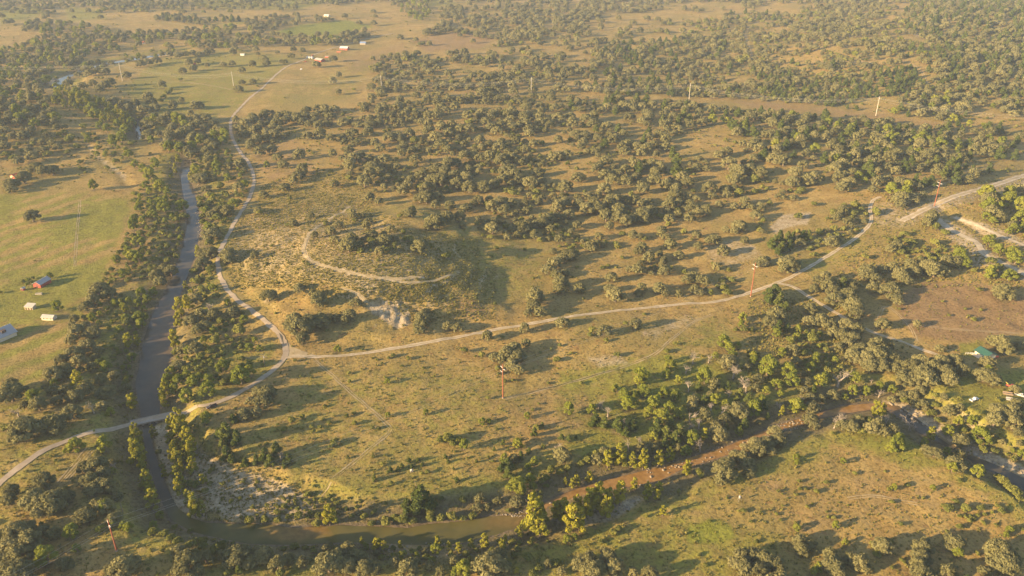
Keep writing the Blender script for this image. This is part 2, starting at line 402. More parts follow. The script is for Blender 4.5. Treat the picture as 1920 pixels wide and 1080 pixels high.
class MB:
    def __init__(s): s.v = []; s.f = []
    def add(s, V, F):
        b = len(s.v); s.v += [tuple(p) for p in V]; s.f += [tuple(i + b for i in f) for f in F]; return s
    def box(s, x0, x1, y0, y1, z0, z1):
        return s.add([(x0,y0,z0),(x1,y0,z0),(x1,y1,z0),(x0,y1,z0),(x0,y0,z1),(x1,y0,z1),(x1,y1,z1),(x0,y1,z1)],
                     [(0,3,2,1),(4,5,6,7),(0,1,5,4),(1,2,6,5),(2,3,7,6),(3,0,4,7)])
    def prism(s, prof, y0, y1):               # profile in x,z swept along y
        n = len(prof); V = [(x, y0, z) for x, z in prof] + [(x, y1, z) for x, z in prof]
        return s.add(V, [tuple(range(n)), tuple(range(2 * n - 1, n - 1, -1))] + [(i, n + i, n + (i + 1) % n, (i + 1) % n) for i in range(n)])
    def tube(s, pts, rad, n=6):
        pts = [Vector(p) for p in pts]; V = []; F = []
        for i, p in enumerate(pts):
            d = (pts[min(i + 1, len(pts) - 1)] - pts[max(i - 1, 0)]).normalized()
            a = d.orthogonal().normalized() if abs(d.z) > 0.9 else d.cross(Vector((0, 0, 1))).normalized(); c = d.cross(a)
            r = rad[i] if isinstance(rad, (list, tuple)) else rad
            V += [p + r * (math.cos(2 * math.pi * k / n) * a + math.sin(2 * math.pi * k / n) * c) for k in range(n)]
        for i in range(len(pts) - 1):
            F += [(i * n + k, i * n + (k + 1) % n, (i + 1) * n + (k + 1) % n, (i + 1) * n + k) for k in range(n)]
        F += [tuple(range(n - 1, -1, -1)), tuple(range((len(pts) - 1) * n, len(pts) * n))]
        return s.add(V, F)
    def mesh(s, name, mat):
        me = bpy.data.meshes.new(name); me.from_pydata(s.v, [], s.f); me.materials.append(mat); me.update()
        bm = bmesh.new(); bm.from_mesh(me); bmesh.ops.recalc_face_normals(bm, faces=bm.faces); bm.to_mesh(me); bm.free(); return me
    def build(s, name, mat, parent=None): return link(name, s.mesh(name, mat), parent)

# ------------------------------------------------------------------ ground sheet with its cover
V = np.stack([GX.ravel(), GY.ravel(), GZ.ravel()], 1)
ii, jj = np.meshgrid(np.arange(NR - 1), np.arange(NC - 1), indexing='ij'); a0 = (ii * NC + jj).ravel()
me = mesh_np('ground', V, np.stack([a0, a0 + 1, a0 + NC + 1, a0 + NC], 1), M['ground'], smooth=True)
VPX, VPY, _ = project(V[:, 0], V[:, 1], V[:, 2])
def paint(polys):
    out = np.zeros(len(V))
    for w, f, P in polys: out = np.maximum(out, w * soft(VPX, VPY, P, f))
    return out
GREEN = [(.8, 14, [(0,362),(150,362),(240,372),(243,400),(215,470),(190,525),(150,600),(120,660),(90,740),(60,770),(-80,770),(-80,362)]),
 (.55, 20, [(300,640),(520,640),(520,690),(400,760),(300,790)]), (.5, 30, [(0,770),(130,770),(250,790),(230,900),(120,880),(0,1000),(-80,1000)]),
 (.45, 40, [(550,690),(900,690),(1000,760),(950,850),(700,960),(560,900),(430,840),(540,740)]),
 (.75, 25, [(1050,700),(1250,660),(1420,680),(1640,760),(1500,790),(1280,850),(1100,890),(1040,800)]),
 (.7, 18, [(1560,800),(1680,800),(1760,830),(1830,880),(1700,880),(1640,850),(1560,830)]),
 (.6, 25, [(960,1000),(1280,960),(1470,1010),(1400,1100),(1000,1100)]), (.85, 5, [(510,62),(560,48),(650,38),(700,50),(640,64),(560,66)]),
 (.75, 12, [(0,15),(70,10),(75,30),(0,45)]), (.7, 10, [(120,10),(190,20),(200,35),(130,40)]), (.6, 14, [(290,110),(420,95),(520,100),(560,110),(480,165),(440,215),(300,220),(230,170)]), (.4, 20, [(480,170),(620,130),(720,100),(660,190),(470,205)]), (.7, 8, [(350,2),(480,-10),(640,-5),(560,18),(400,16)]), (.6, 6, [(380,45),(470,38),(450,46)]), (.55, 12, [(300,155),(420,112),(500,110),(520,130),(440,200),(400,225),(340,220)]),
 (.6, 5, [(770,0),(840,-4),(860,10),(800,12)]), (.5, 20, [(1480,500),(1600,440),(1640,470),(1530,520)]), (.75, 8, [(1800,645),(1845,640),(1840,672),(1800,668)]),
 (.45, 40, [(620,330),(900,420),(1050,470),(1000,560),(900,560),(880,480)]), (.75, 25, [(1690,740),(1780,700),(1940,690),(1940,880),(1830,840),(1740,790)]), (.5,25,[(1290,610),(1350,590),(1400,640),(1300,660),(1180,690)])]
LUSH = [(.8, 5, [(510,62),(560,48),(650,38),(700,50),(640,64),(560,66)]), (.9, 14, [(1285,990),(1330,975),(1370,985),(1375,1010),(1330,1020),(1290,1015)]), (.6, 14, [(1580,805),(1640,800),(1690,825),(1760,850),(1690,865),(1640,835)]),
        (.5, 18, [(1200,690),(1330,680),(1420,760),(1300,800),(1210,750)])]
BROWN = [(.95, 14, [(1680,560),(1730,530),(1840,535),(1930,560),(1930,620),(1800,640),(1720,630),(1690,600)]), (.7, 8, [(770,75),(850,60),(940,62),(900,92),(800,98)]),
 (.6, 10, [(1330,182),(1500,195),(1640,212),(1760,230),(1760,240),(1600,222),(1420,205)]), (.3, 40, [(620,240),(900,180),(1050,260),(950,330),(760,330),(560,300)]),
 (.3, 30, [(1200,280),(1400,300),(1450,420),(1250,440),(1100,380)]), (.6, 14, [(830,560),(900,560),(920,590),(880,600)]), (.45, 18, [(230,390),(330,400),(300,560),(220,560)]),
 (.5, 12, [(60,600),(130,580),(140,610),(100,620)]), (.45, 40, [(900,740),(1150,720),(1100,830),(900,830)]), (.4, 40, [(1300,900),(1600,880),(1800,930),(1500,1010)]),
 (.5, 10, [(640,110),(760,80),(760,100),(660,140)]), (.5, 12, [(470,290),(560,250),(600,330),(510,350)])]
ROCK = [(.42, 22, [(470,400),(560,395),(640,372),(760,430),(840,450),(820,500),(740,550),(640,540),(560,525),(470,530),(430,490),(440,440)]), (.48, 10, [(480,440),(540,420),(560,440),(540,500),(480,520)]),
 (.95, 6, [(690,578),(715,566),(750,562),(768,585),(770,606),(745,616),(720,600)]), (.6, 10, [(640,520),(700,528),(720,545),(690,560)]), (.5, 8, [(800,560),(850,545),(880,545),(840,570),(800,580)]),
 (.9, 8, [(284,802),(312,795),(330,850),(352,900),(372,940),(392,972),(360,972),(330,950),(310,890)]), (.74, 14, [(345,800),(380,850),(440,880),(520,900),(600,945),(560,975),(430,975),(390,955),(355,880)]),
 (.8, 6, [(520,998),(545,994),(563,1000),(545,1010)]), (.7, 8, [(1010,950),(1090,920),(1190,895),(1250,872),(1200,905),(1110,925),(1040,945)]), (.75, 8, [(1040,975),(1130,960),(1190,930),(1210,935),(1150,975),(1080,988)]),
 (.85, 6, [(1655,752),(1700,757),(1760,790),(1830,835),(1930,880),(1930,898),(1840,862),(1750,810),(1690,768)]), (.5, 10, [(1770,735),(1790,760),(1850,800),(1830,810),(1780,775)]),
 (.8, 7, [(1745,400),(1780,415),(1830,445),(1860,475),(1930,510),(1930,530),(1850,500),(1810,465),(1770,440)]), (.7, 6, [(1785,403),(1850,420),(1930,452),(1930,468),(1840,440)]),
 (.5, 14, [(1640,385),(1690,372),(1765,370),(1765,402),(1700,425),(1640,425)]), (.55, 8, [(1680,400),(1760,372),(1850,345),(1930,322),(1930,345),(1800,385),(1730,410)]), (.75, 6, [(1445,425),(1470,402),(1520,398),(1515,420),(1480,425),(1450,440)]), (.7, 6, [(1820,480),(1850,480),(1840,500),(1815,500)]),
 (.6, 4, [(1540,113),(1600,112),(1660,118),(1600,120)]), (.6, 5, [(1700,60),(1760,65),(1720,70)]), (.8, 4, [(85,150),(118,143),(125,152),(100,165)]), (.55, 6, [(150,250),(190,292),(240,330),(235,340),(170,290)]), (.7, 4, [(260,110),(330,95),(320,102),(270,113)]),
 (.5, 6, [(300,250),(330,262),(300,268)]), (.45, 10, [(840,180),(900,170),(1000,175),(900,190)]), (.55, 10, [(640,290),(670,285),(690,300),(650,300)]), (.5, 8, [(1090,390),(1150,380),(1180,390),(1120,400)]),
 (.5, 12, [(1320,460),(1400,440),(1430,480),(1380,500),(1330,490)]), (.6, 10, [(1100,670),(1160,665),(1180,680),(1120,690)]), (.5, 14, [(1200,620),(1290,590),(1310,600),(1220,640)]),(.45,10,[(700,990),(740,1040),(850,1045),(860,1030)])]
cov = np.zeros((len(V), 4), np.float32); cov[:, 3] = 1
cov[:, 0] = paint(GREEN); cov[:, 1] = paint(ROCK); cov[:, 2] = paint(BROWN)
# rock also shows where the knoll is steep (its ledges)
gz = np.gradient(GZ, axis=1) / np.gradient(GX, axis=1); gy = np.gradient(GZ, axis=0) / np.maximum(np.gradient(GY, axis=0), .1)
steep = np.sqrt(gz ** 2 + gy ** 2).ravel(); onk = np.exp(-(((V[:, 0] - KN[0]) / 130) ** 2 + ((V[:, 1] - KN[1]) / 140) ** 2) ** 2)
cov[:, 1] = np.maximum(cov[:, 1], onk * 0.62 * sstep(0.22, 0.55, steep))
for ln, w in ((HILL_TRACK, 2.2), (WASH, 4), (WASH2, 3)):
    L = np.stack(ground(*zip(*ln))[:2], 1); L = smooth_line(L, 5)
    mm = (V[:, 0] > L[:, 0].min() - 30) & (V[:, 0] < L[:, 0].max() + 30) & (V[:, 1] > L[:, 1].min() - 30) & (V[:, 1] < L[:, 1].max() + 30)
    cov[mm, 1] = np.maximum(cov[mm, 1], 0.78 * (1 - sstep(w * .5, w * 1.7, seg_dist(V[mm, 0], V[mm, 1], L, False))))
dw = dwater(V[:, 0], V[:, 1])
cov2 = np.zeros((len(V), 4), np.float32); cov2[:, 3] = 1
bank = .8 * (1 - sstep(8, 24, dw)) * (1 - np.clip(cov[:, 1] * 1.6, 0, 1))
cov[:, 0] = np.maximum(cov[:, 0], .6 * (1 - sstep(20, 45, dw)) * (1 - np.clip(cov[:, 1] * 1.6, 0, 1)))
# mowing swaths in the hay meadow
xr = V[:, 0] * math.cos(.5) - V[:, 1] * math.sin(.5)
swath = soft(VPX, VPY, GREEN[0][2], 10) * (0.5 + 0.5 * np.sin(xr / 3.2 + 1.5 * fbm(V[:, 0] / 40, V[:, 1] / 40, 5, 2))) * sstep(-.5, .3, fbm(V[:, 0] / 55, V[:, 1] / 55, 15, 2))
cov[:, 0] = cov[:, 0] * (1 - .8 * swath)
cov2[:, 1] = np.maximum(paint(LUSH), .42 * soft(VPX, VPY, GREEN[0][2], 14) * sstep(0, .8, fbm(V[:, 0] / 70, V[:, 1] / 70, 45, 2))); cov2[:, 2] = np.clip(1 - dw / 3.0, 0, 1) * (1 - cov[:, 1])

# ------------------------------------------------------------------ water
def shallow(px, py):
    clay = soft(px, py, [(985,975),(1010,940),(1280,850),(1560,750),(1660,750),(1680,770),(1530,800),(1280,895),(1080,950),(1010,990)], 14)
    clay = np.maximum(clay, 0.75 * soft(px, py, [(500,985),(640,985),(600,1000),(560,1012),(510,1008)], 12))
    clay = np.maximum(clay, 0.35 * soft(px, py, [(900,965),(1000,955),(1000,985),(930,990)], 12))
    clay = np.maximum(clay, 0.25 * soft(px, py, [(300,560),(330,560),(320,660),(300,730),(290,720)], 14))
    ol = soft(px, py, [(320,950),(1010,940),(1010,1030),(320,1030)], 25)
    return clay, ol
for ri, r in enumerate(RW):
    x0, y0 = r.min(0) - 2; x1, y1 = r.max(0) + 2
    bm = bmesh.new()
    ctr = []
    vs = [bm.verts.new((p[0], p[1], WL)) for p in r]; f = bm.faces.new(vs)
    bmesh.ops.triangulate(bm, faces=[f])
    # cut into strips so the bed colour can vary
    for ax, lo, hi, st in ((0, x0, x1, 8.0), (1, y0, y1, 12.0)):
        for c in np.arange(lo + st, hi, st):
            bmesh.ops.bisect_plane(bm, geom=bm.verts[:] + bm.edges[:] + bm.faces[:], plane_co=(c, 0, 0) if ax == 0 else (0, c, 0), plane_no=(1, 0, 0) if ax == 0 else (0, 1, 0))
    bmesh.ops.recalc_face_normals(bm, faces=bm.faces)
    if sum(fc.normal.z for fc in bm.faces) < 0: bmesh.ops.reverse_faces(bm, faces=bm.faces)
    wm = bpy.data.meshes.new('river'); bm.to_mesh(wm); bm.free(); wm.materials.append(M['water'])
    co = np.zeros(len(wm.vertices) * 3, np.float32); wm.vertices.foreach_get('co', co); co = co.reshape(-1, 3)
    px, py, _ = project(co[:, 0], co[:, 1], co[:, 2]); cl, ol = shallow(px, py)
    at_ = wm.attributes.new('bed', 'FLOAT_COLOR', 'POINT'); at_.data.foreach_set('color', np.stack([cl, ol, 0 * cl, 0 * cl + 1], 1).astype(np.float32).ravel())
    o = link('river', wm); tag(o, ['olive brown river winding through the valley', 'pale far reach of the river below the wooded bluff', 'small pool glinting between riverside trees'][ri], kind='structure')

# ------------------------------------------------------------------ roads
ROADPX = []
BR0, BR1 = None, None
def road(name, px, width, mat, label, lift=0.10, step=2.5, ruts=False, deck=None):
    x, y, z = ground(*zip(*px)); L = smooth_line(np.stack([x, y], 1), step)
    ROADPX.append((L, width))
    d = np.gradient(L, axis=0); d /= np.linalg.norm(d, axis=1)[:, None] + 1e-9; nrm = np.stack([-d[:, 1], d[:, 0]], 1)
    strips = [(-.5, -.17, .17, .5)] if not ruts else [(-.5, -.42, -.34, -.26), (.26, .34, .42, .5)]
    VV = []; QQ = []; AC = []
    for ks in strips:
        base = len(VV); jit = [fbm(L[:, 0] / 5, L[:, 1] / 5, 50 + int(9 * k), 2) * 0.15 * width for k in ks]
        zc = hg(L[:, 0], L[:, 1])
        for i in range(len(L)):
            for q, k in enumerate(ks):
                o_ = k * width + (jit[q][i] if q in (0, len(ks) - 1) else 0)
                p = L[i] + nrm[i] * o_; zz = float(max(hg(p[0], p[1]), 0 if False else -99)) + lift
                if deck is not None: zz = max(zz, deck)
                VV.append((p[0], p[1], zz)); AC.append(abs(k))
        n = len(ks)
        for i in range(len(L) - 1):
            for q in range(n - 1):
                QQ.append((base + i * n + q + 1, base + i * n + q, base + (i + 1) * n + q, base + (i + 1) * n + q + 1))
    me_ = mesh_np(name, VV, QQ, mat, smooth=True)
    a = me_.attributes.new('across', 'FLOAT', 'POINT'); a.data.foreach_set('value', np.array(AC, np.float32))
    return tag(link(name, me_), label, kind='structure')
DECK = WL + 1.9
road('road', MAIN_ROAD, 3.6, M['road'], 'pale chip sealed ranch road curving up the valley', 0.22, deck=DECK)
road('dirt_track', TRACK, 3.0, M['caliche'], 'pale caliche track crossing the pasture from the road', 0.2)
road('dirt_track', TRACK2, 2.8, M['caliche'], 'caliche branch track leading to the green roofed cabin', 0.12)
road('dirt_track', TRACK3, 6.5, M['caliche'], 'wide bare caliche track climbing the hill', 0.12)
road('footpath', HILL_TRACK, 2.0, M['ledge'], 'pale worn path curving round the bare knoll', 0.15)
road('dry_wash', WASH, 5.5, M['wash'], 'whitish dry wash cut into the slope by the right edge', 0.15)
road('dry_wash', WASH2, 3.6, M['wash'], 'upper pale dry wash between the low trees', 0.15)
LEDGES = [[(640,540),(672,552),(690,570)],[(735,527),(770,530),(810,527),(850,515)]]
for f in LEDGES: road('rock_ledge', f, 1.8, M['ledge'], 'broken band of pale limestone on the knoll', 0.12)
for i, f in enumerate(FAINT):
    road('wheel_ruts', f, 2.0 if f[0][1] > 300 else 3.6, M['rut'], 'faint pair of wheel ruts worn into the grass', 0.07, ruts=True)

# pale worn apron in the fork of road and track
x, y, z = ground([522, 532, 546, 566, 595, 552, 540], [622, 632, 648, 658, 667, 671, 668])
bm = bmesh.new(); f = bm.faces.new([bm.verts.new((a, b, c + .1)) for a, b, c in zip(x, y, z)]); bmesh.ops.triangulate(bm, faces=[f])
am = bpy.data.meshes.new('road_shoulder'); bm.to_mesh(am); bm.free(); am.materials.append(M['rut']); o = tag(link('road_shoulder', am), kind='structure')

# under-tree litter follows the trees: painted after the trees are known (leaf litter is darker soil)
# ------------------------------------------------------------------ low water bridge
x, y, z = ground([255, 318], [795, 781]); p0 = np.array([x[0], y[0]]); p1 = np.array([x[1], y[1]])
L_ = float(np.linalg.norm(p1 - p0)); ang = math.atan2(*(p1 - p0)[::-1]); mid = (p0 + p1) / 2
br = empty('low_water_bridge', (mid[0], mid[1], WL - 1.5), ang); tag(br, 'low concrete river crossing with culverts carrying the ranch road', 'bridge')
MB().box(-L_ / 2 - 3, L_ / 2 + 3, -2.7, 2.7, 2.75, 3.38).build('deck', M['concrete'], br)
for s in (-1, 1): MB().box(-L_ / 2 - 3, L_ / 2 + 3, 2.72 * s - .18, 2.72 * s + .18, 2.7, 3.6).build('kerb', M['concrete'], br)
nb = 5
for k in range(nb + 1):
    xx = -L_ / 2 + L_ * k / nb; MB().box(xx - .6, xx + .6, -2.5, 2.5, 0, 2.75).build('pier', M['concrete'], br)

# ------------------------------------------------------------------ power line poles
def pole_height(px, py, tpy):
    x, y, z = [float(v) for v in ground(px, py)]
    lo, hi = 2.0, 60.0
    for k in range(40):
        m_ = (lo + hi) / 2; q = project(np.array(x), np.array(y), np.array(z + m_))[1]
        if q > tpy: lo = m_
        else: hi = m_
    return (x, y, z), (lo + hi) / 2
def steel_pole(px, py, tpy, label, linedir):
    p, h = pole_height(px, py, tpy)
    e = empty('utility_pole', p, linedir); tag(e, label, 'utility pole', 'rust red steel poles of the near power line')
    MB().tube([(0, 0, -.6), (0, 0, h * .5), (0, 0, h)], [.42, .32, .2], 10).build('shaft', M['rust'], e)
    MB().tube([(0, 0, -.3), (0, 0, .5)], [.6, .55], 10).build('footing', M['concrete'], e)
    tips = []
    for s, zz in ((-1, h - 3.2), (1, h - 2.6), (1, h - 5.6)):
        MB().tube([(0, .2 * s, zz), (0, 1.2 * s, zz + .25), (0, 2.3 * s, zz + .4)], [.12, .2, .12], 8).build('insulator', M['insul'], e)
        tips.append((e, (0, 2.3 * s, zz + .35)))
    return e, tips
near = [(-330, 1330, 1240), (219, 1033, 973.5), (943, 746.3, 683), (1407.4, 556.1, 492), (1751.5, 387, 338.2), (2060, 250, 205)]
world_pts = [pole_height(*q) for q in near]
nlabels = [None, 'rust red steel pole on the grassy bank south of the river', 'rust red steel pole in open pasture below the caliche track', 'rust red steel pole beside the caliche track near its fork', 'rust red steel pole by the wide pale hill track', None]
def rotz(v, a): return (v[0] * math.cos(a) - v[1] * math.sin(a), v[0] * math.sin(a) + v[1] * math.cos(a), v[2])
lines_near = [[], [], []]
for i, ((p, h), lab) in enumerate(zip(world_pts, nlabels)):
    a = world_pts[max(i - 1, 0)][0]; b = world_pts[min(i + 1, len(near) - 1)][0]; dr = math.atan2(b[1] - a[1], b[0] - a[0])
    if lab:
        e, tips = steel_pole(*near[i], lab, dr); offs = [t[1] for t in tips]
    else: offs = [(0, -2.3, 20), (0, 2.3, 20), (0, 2.3, 17)]
    for k in range(3): q = rotz(offs[k], dr); lines_near[k].append((p[0] + q[0], p[1] + q[1], p[2] + q[2]))
def wire(name, pts, sag, r, label):
    mb = MB(); P = []
    for a, b in zip(pts[:-1], pts[1:]):
        for k in range(14):
            t = k / 14; P.append((a[0] + (b[0] - a[0]) * t, a[1] + (b[1] - a[1]) * t, a[2] + (b[2] - a[2]) * t - sag * 4 * t * (1 - t)))
    P.append(pts[-1]); mb.tube(P, r, 4); o = mb.build(name, M['wire'], None); return tag(o, label, 'power line')
for k, nm in enumerate(('outer', 'upper inner', 'lower inner')):
    wire('power_line', lines_near[k], 4.0, 0.03, nm + ' wire strung between the rust red steel poles')
far = [(-330, 142, 105), (229.7, 151.4, 117.8), (438, 161, 134), (716, 172, 141), (996, 176, 144), (1291.9, 186.1, 156), (1642, 217.3, 180.4), (2100, 260, 215)]
fl = [None, 'pale bleached pole left of the valley meadow by the river', 'pale bleached pole in the meadow beside the ranch road', 'pale bleached pole at the edge of the scattered oaks', 'pale bleached pole rising from the middle oak groves', 'pale bleached pole in the cleared strip by dense oaks', 'tall pale bleached pole leaning up from the reddish cleared strip', None]
lf = [[], [], []]
for i, (q, lab) in enumerate(zip(far, fl)):
    p, h = pole_height(*q)
    if lab:
        e = empty('utility_pole', p, 0.12); tag(e, lab, 'utility pole', 'pale poles of the far power line')
        MB().tube([(0, 0, -.6), (0, 0, h * .5), (0, 0, h)], [.42, .36, .28], 10).build('shaft', M['palepole'], e)
        for s, zz in ((-1, h - 3), (1, h - 2.4), (1, h - 6)):
            MB().tube([(0, .2 * s, zz), (0, 2.0 * s, zz + .3)], [.16, .12], 6).build('insulator', M['insul'], e)
    for k, (oy, dz) in enumerate(((-2, -3), (2, -2.4), (2, -6))): lf[k].append((p[0], p[1] + oy, p[2] + h + dz))
for k, nm in enumerate(('rear', 'front upper', 'front lower')): wire('power_line', lf[k], 9.0, 0.05, nm + ' wire strung between the pale bleached poles')
def small_pole(px, py, tpy, label, xarm):
    p, h = pole_height(px, py, tpy); e = empty('utility_pole', p, .5); tag(e, label, 'utility pole')
    MB().tube([(0, 0, -.4), (0, 0, h)], [.2, .13], 7).build('shaft', M['wood'], e)
    if xarm:
        MB().box(-1.1, 1.1, -.08, .08, h - .8, h - .6).build('crossarm', M['wood'], e)
        MB().tube([(.35, 0, h - 3.2), (.35, 0, h - 2.1)], .32, 10).build('transformer', M['insul'], e)
        for s in (-1, 0, 1): MB().tube([(s, 0, h - .6), (s, 0, h - .25)], .08, 6).build('insulator', M['insul'], e)
small_pole(496, 686, 663, 'wooden pole with transformer beside the road bend', True)
small_pole(230.5, 960.5, 943, 'short wooden pole standing in the shade behind the riverside oaks', False)

# ------------------------------------------------------------------ buildings
def gable(px, py, w, l, wh, rh, rot, wall, roof, name, label, cat='building', door=True, windows=2, overhang=.4, porch=None):
    """ridge along local y; gable ends face -y and +y"""
    x, y, z = [float(v) for v in ground(px, py)]
    e = empty(name, (x, y, z - .15), rot); tag(e, label, cat)
    MB().prism([(-w/2, 0), (w/2, 0), (w/2, wh), (0, wh + rh), (-w/2, wh)], -l/2, l/2).build('wall', wall, e)
    o = overhang; sl = rh / (w / 2)
    for s in (-1, 1):
        prof = [(0, wh + rh + .02), (s * (w/2 + o), wh - sl * o + .02), (s * (w/2 + o), wh - sl * o + .2), (0, wh + rh + .2)]
        rf = MB().prism(prof, -l/2 - o, l/2 + o).build('roof', roof, e)
        n = max(3, int(l / 1.5))
        for k in range(n + 1):
            yy = -l/2 - o + .05 + (l + 2 * o - .1) * k / n; q = MB()
            q.prism([(0 + s * .05, wh + rh + .2), (s * (w/2 + o), wh - sl * o + .2), (s * (w/2 + o), wh - sl * o + .27), (s * .05, wh + rh + .27)], yy - .05, yy + .05).build('roof_seam', roof, rf)
    if door: MB().box(-.55, .55, -l/2 - .07, -l/2 + .05, .1, 2.15).build('door', M['door'], e)
    for k in range(windows):
        yy = -l/2 + l * (k + .7) / (windows + .4)
        wv = MB().box(-w/2 - .06, -w/2 + .04, yy - .5, yy + .5, 1.0, 2.1).build('window', M['cream'], e)
        MB().box(-w/2 - .09, -w/2 - .05, yy - .38, yy + .38, 1.12, 1.98).build('pane', M['glass'], wv)
    return e
R = math.radians
gable(80, 534, 6.6, 10.5, 3.0, 1.9, R(-14), M['redwall'], M['greymetal'], 'red_barn', 'small red barn with grey metal roof on the green meadow', 'barn')
e = gable(93, 598, 4.4, 8.4, 2.3, 1.1, R(82), M['cream'], M['palemetal'], 'white_shed', 'long white roofed shed with red band under the eave', 'shed', door=False, windows=3)
MB().box(-2.26, -2.2, -4.2, 4.2, 1.7, 2.25).build('red_band', M['redtrim'], e); MB().box(2.2, 2.26, -4.2, 4.2, 1.7, 2.25).build('red_band', M['redtrim'], e)
# tan open shed
x, y, z = [float(v) for v in ground(58, 579)]
e = tag(empty('tan_shed', (x, y, z - .1), R(-8)), 'tan lean-to shed with pale sloping roof on the meadow', 'shed')
MB().prism([(-1.9, 0), (1.9, 0), (1.9, 3.4), (-1.9, 2.5)], -3, 3).build('wall', M['tanwall'], e); e.rotation_euler[2] = R(82)
MB().prism([(-2.3, 2.42), (2.3, 3.52), (2.3, 3.68), (-2.3, 2.58)], -3.4, 3.4).build('roof', M['palemetal'], e)
for k in (-2, 0, 2): MB().box(-1.98, -1.85, k - .5, k + .5, .2, 1.9).build('doorway', M['door'], e)
gable(44, 544, 2.2, 2.4, 1.8, .8, R(-14), M['redwall'], M['palemetal'], 'small_shed', 'tiny red shed left of the red barn', 'shed', windows=0, overhang=.2)
x, y, z = [float(v) for v in ground(73, 552)]
e = tag(empty('stone_trough', (x, y, z), R(6)), 'low grey stone trough in front of the red barn', 'trough')
for a in ((-2.3, 2.3, -.8, -.5), (-2.3, 2.3, .5, .8), (-2.3, -2.0, -.5, .5), (2.0, 2.3, -.5, .5)): MB().box(*a, -.1, 1.1).build('side', M['stone'], e)
e = gable(-2, 634, 13, 17, 3.2, 3.6, R(-32), M['cream'], M['greymetal'], 'farm_house', 'big grey metal roofed house cut by the left edge', 'house', overhang=.7)
MB().box(2.2, 4.6, 1.0, 3.6, 3.8, 6.2).build('dormer', M['door'], e)
# cabin
e = gable(1846, 668, 7.6, 8.6, 2.9, 1.9, R(17), M['cream'], M['greenroof'], 'green_roofed_cabin', 'cream cabin with green metal roof beside a spreading oak', 'cabin', windows=2, overhang=.6)
MB().prism([(3.8, 0), (6.6, 0), (6.6, 2.0), (3.8, 2.6)], -4.2, .6).build('lean_to', M['redwall'], e)
MB().prism([(3.82, 2.62), (7.0, 1.95), (7.0, 2.1), (3.82, 2.77)], -4.5, .9).build('lean_to_roof', M['greenroof'], e)
MB().box(-6.2, -3.85, -4.2, 4.2, .1, .45).build('porch_floor', M['cream'], e)
for k in (-4, -1.4, 1.4, 4): MB().box(-6.1, -5.95, k - .08, k + .08, .45, 1.5).build('porch_post', M['cream'], e)
MB().box(-6.12, -5.94, -4.1, 4.1, 1.35, 1.5).build('porch_rail', M['whitemetal'], e)
x, y, z = [float(v) for v in ground(1822, 664)]
e = tag(empty('white_fence', (x, y, z), R(0)), 'short white rail fence in front of the cabin', 'fence')
for k in range(6): MB().box(-4 + 1.5 * k, -3.85 + 1.5 * k, -.07, .07, -.1, 1.3).build('post', M['whitemetal'], e)
for zz in (.45, .95): MB().box(-4, 3.6, -.12, -.08, zz, zz + .2).build('rail', M['whitemetal'], e)
def tank(px, py, r, l, rot, label, mat='whitemetal', name='storage_tank'):
    x, y, z = [float(v) for v in ground(px, py)]; e = tag(empty(name, (x, y, z), rot), label, 'tank')
    MB().tube([(-l/2, 0, r + .4), (-l/2 + .25 * r, 0, r + .4), (l/2 - .25 * r, 0, r + .4), (l/2, 0, r + .4)], [r * .72, r, r, r * .72], 14).build('vessel', M[mat], e)
    for s in (-1, 1): MB().box(s * l * .3 - .2, s * l * .3 + .2, -r * .7, r * .7, 0, .7).build('cradle', M['concrete'], e)
    MB().tube([(0, 0, 2 * r + .3), (0, 0, 2 * r + .7)], .25, 8).build('hatch', M['greymetal'], e)
    return e
# ranch yard in the distance
gable(646, 93, 11, 15, 3.6, 2.6, R(80), M['redwall'], M['whitemetal'], 'ranch_house', 'red walled ranch barn with bright white roof far up the road', 'barn', windows=3)
gable(600, 115, 10, 16, 3.6, 1.8, R(55), M['redwall'], M['palemetal'], 'ranch_barn', 'long red barn with dusty tan roof beside the ranch road', 'barn', windows=0)
gable(613, 108, 3.0, 6.5, 2.4, .5, R(90), M['redtrim'], M['palemetal'], 'stock_trailer_shed', 'small orange shed between the ranch barns', 'shed', windows=0, overhang=.15)
gable(681, 83, 8, 11, 3.0, 2.2, R(84), M['stone'], M['blueroof'], 'blue_roofed_house', 'small house with pale blue roof under ranch trees', 'house', windows=2)
for k, (a, b) in enumerate(((577, 109.5), (581, 110), (585.5, 110.2))):
    tank(a, b, 1.7, 4.2, R(70), ('leftmost', 'middle', 'rightmost')[k] + ' of three white tanks beside the distant ranch barn')
gable(270, 82, 6, 8, 2.6, 1.8, R(20), M['cream'], M['redtrim'], 'small_house', 'little house with salmon roof hidden in trees by the far river', 'house')
gable(365, 122, 4, 5, 2.4, 1.4, R(10), M['redwall'], M['redtrim'], 'small_shed', 'tiny bright red shed among far meadow oaks', 'shed', windows=0)
gable(455, 104, 4, 7, 2.4, .9, R(85), M['whitemetal'], M['whitemetal'], 'white_trailer', 'white trailer home under an oak on the far meadow', 'trailer', windows=2)
gable(613, 31, 9, 12, 3, 2, R(75), M['cream'], M['whitemetal'], 'small_house', 'white roofed house beyond the far green field', 'house')
gable(33, 338, 7, 9, 2.8, 2.0, R(30), M['redwall'], M['redtrim'], 'red_roofed_house', 'red roofed house half hidden by oaks above the left meadow', 'house')
gable(28, 333, 5, 6, 2.6, 1.6, R(-20), M['tanwall'], M['redtrim'], 'small_shed', 'small rust roofed shed behind the red roofed house', 'shed', windows=0)

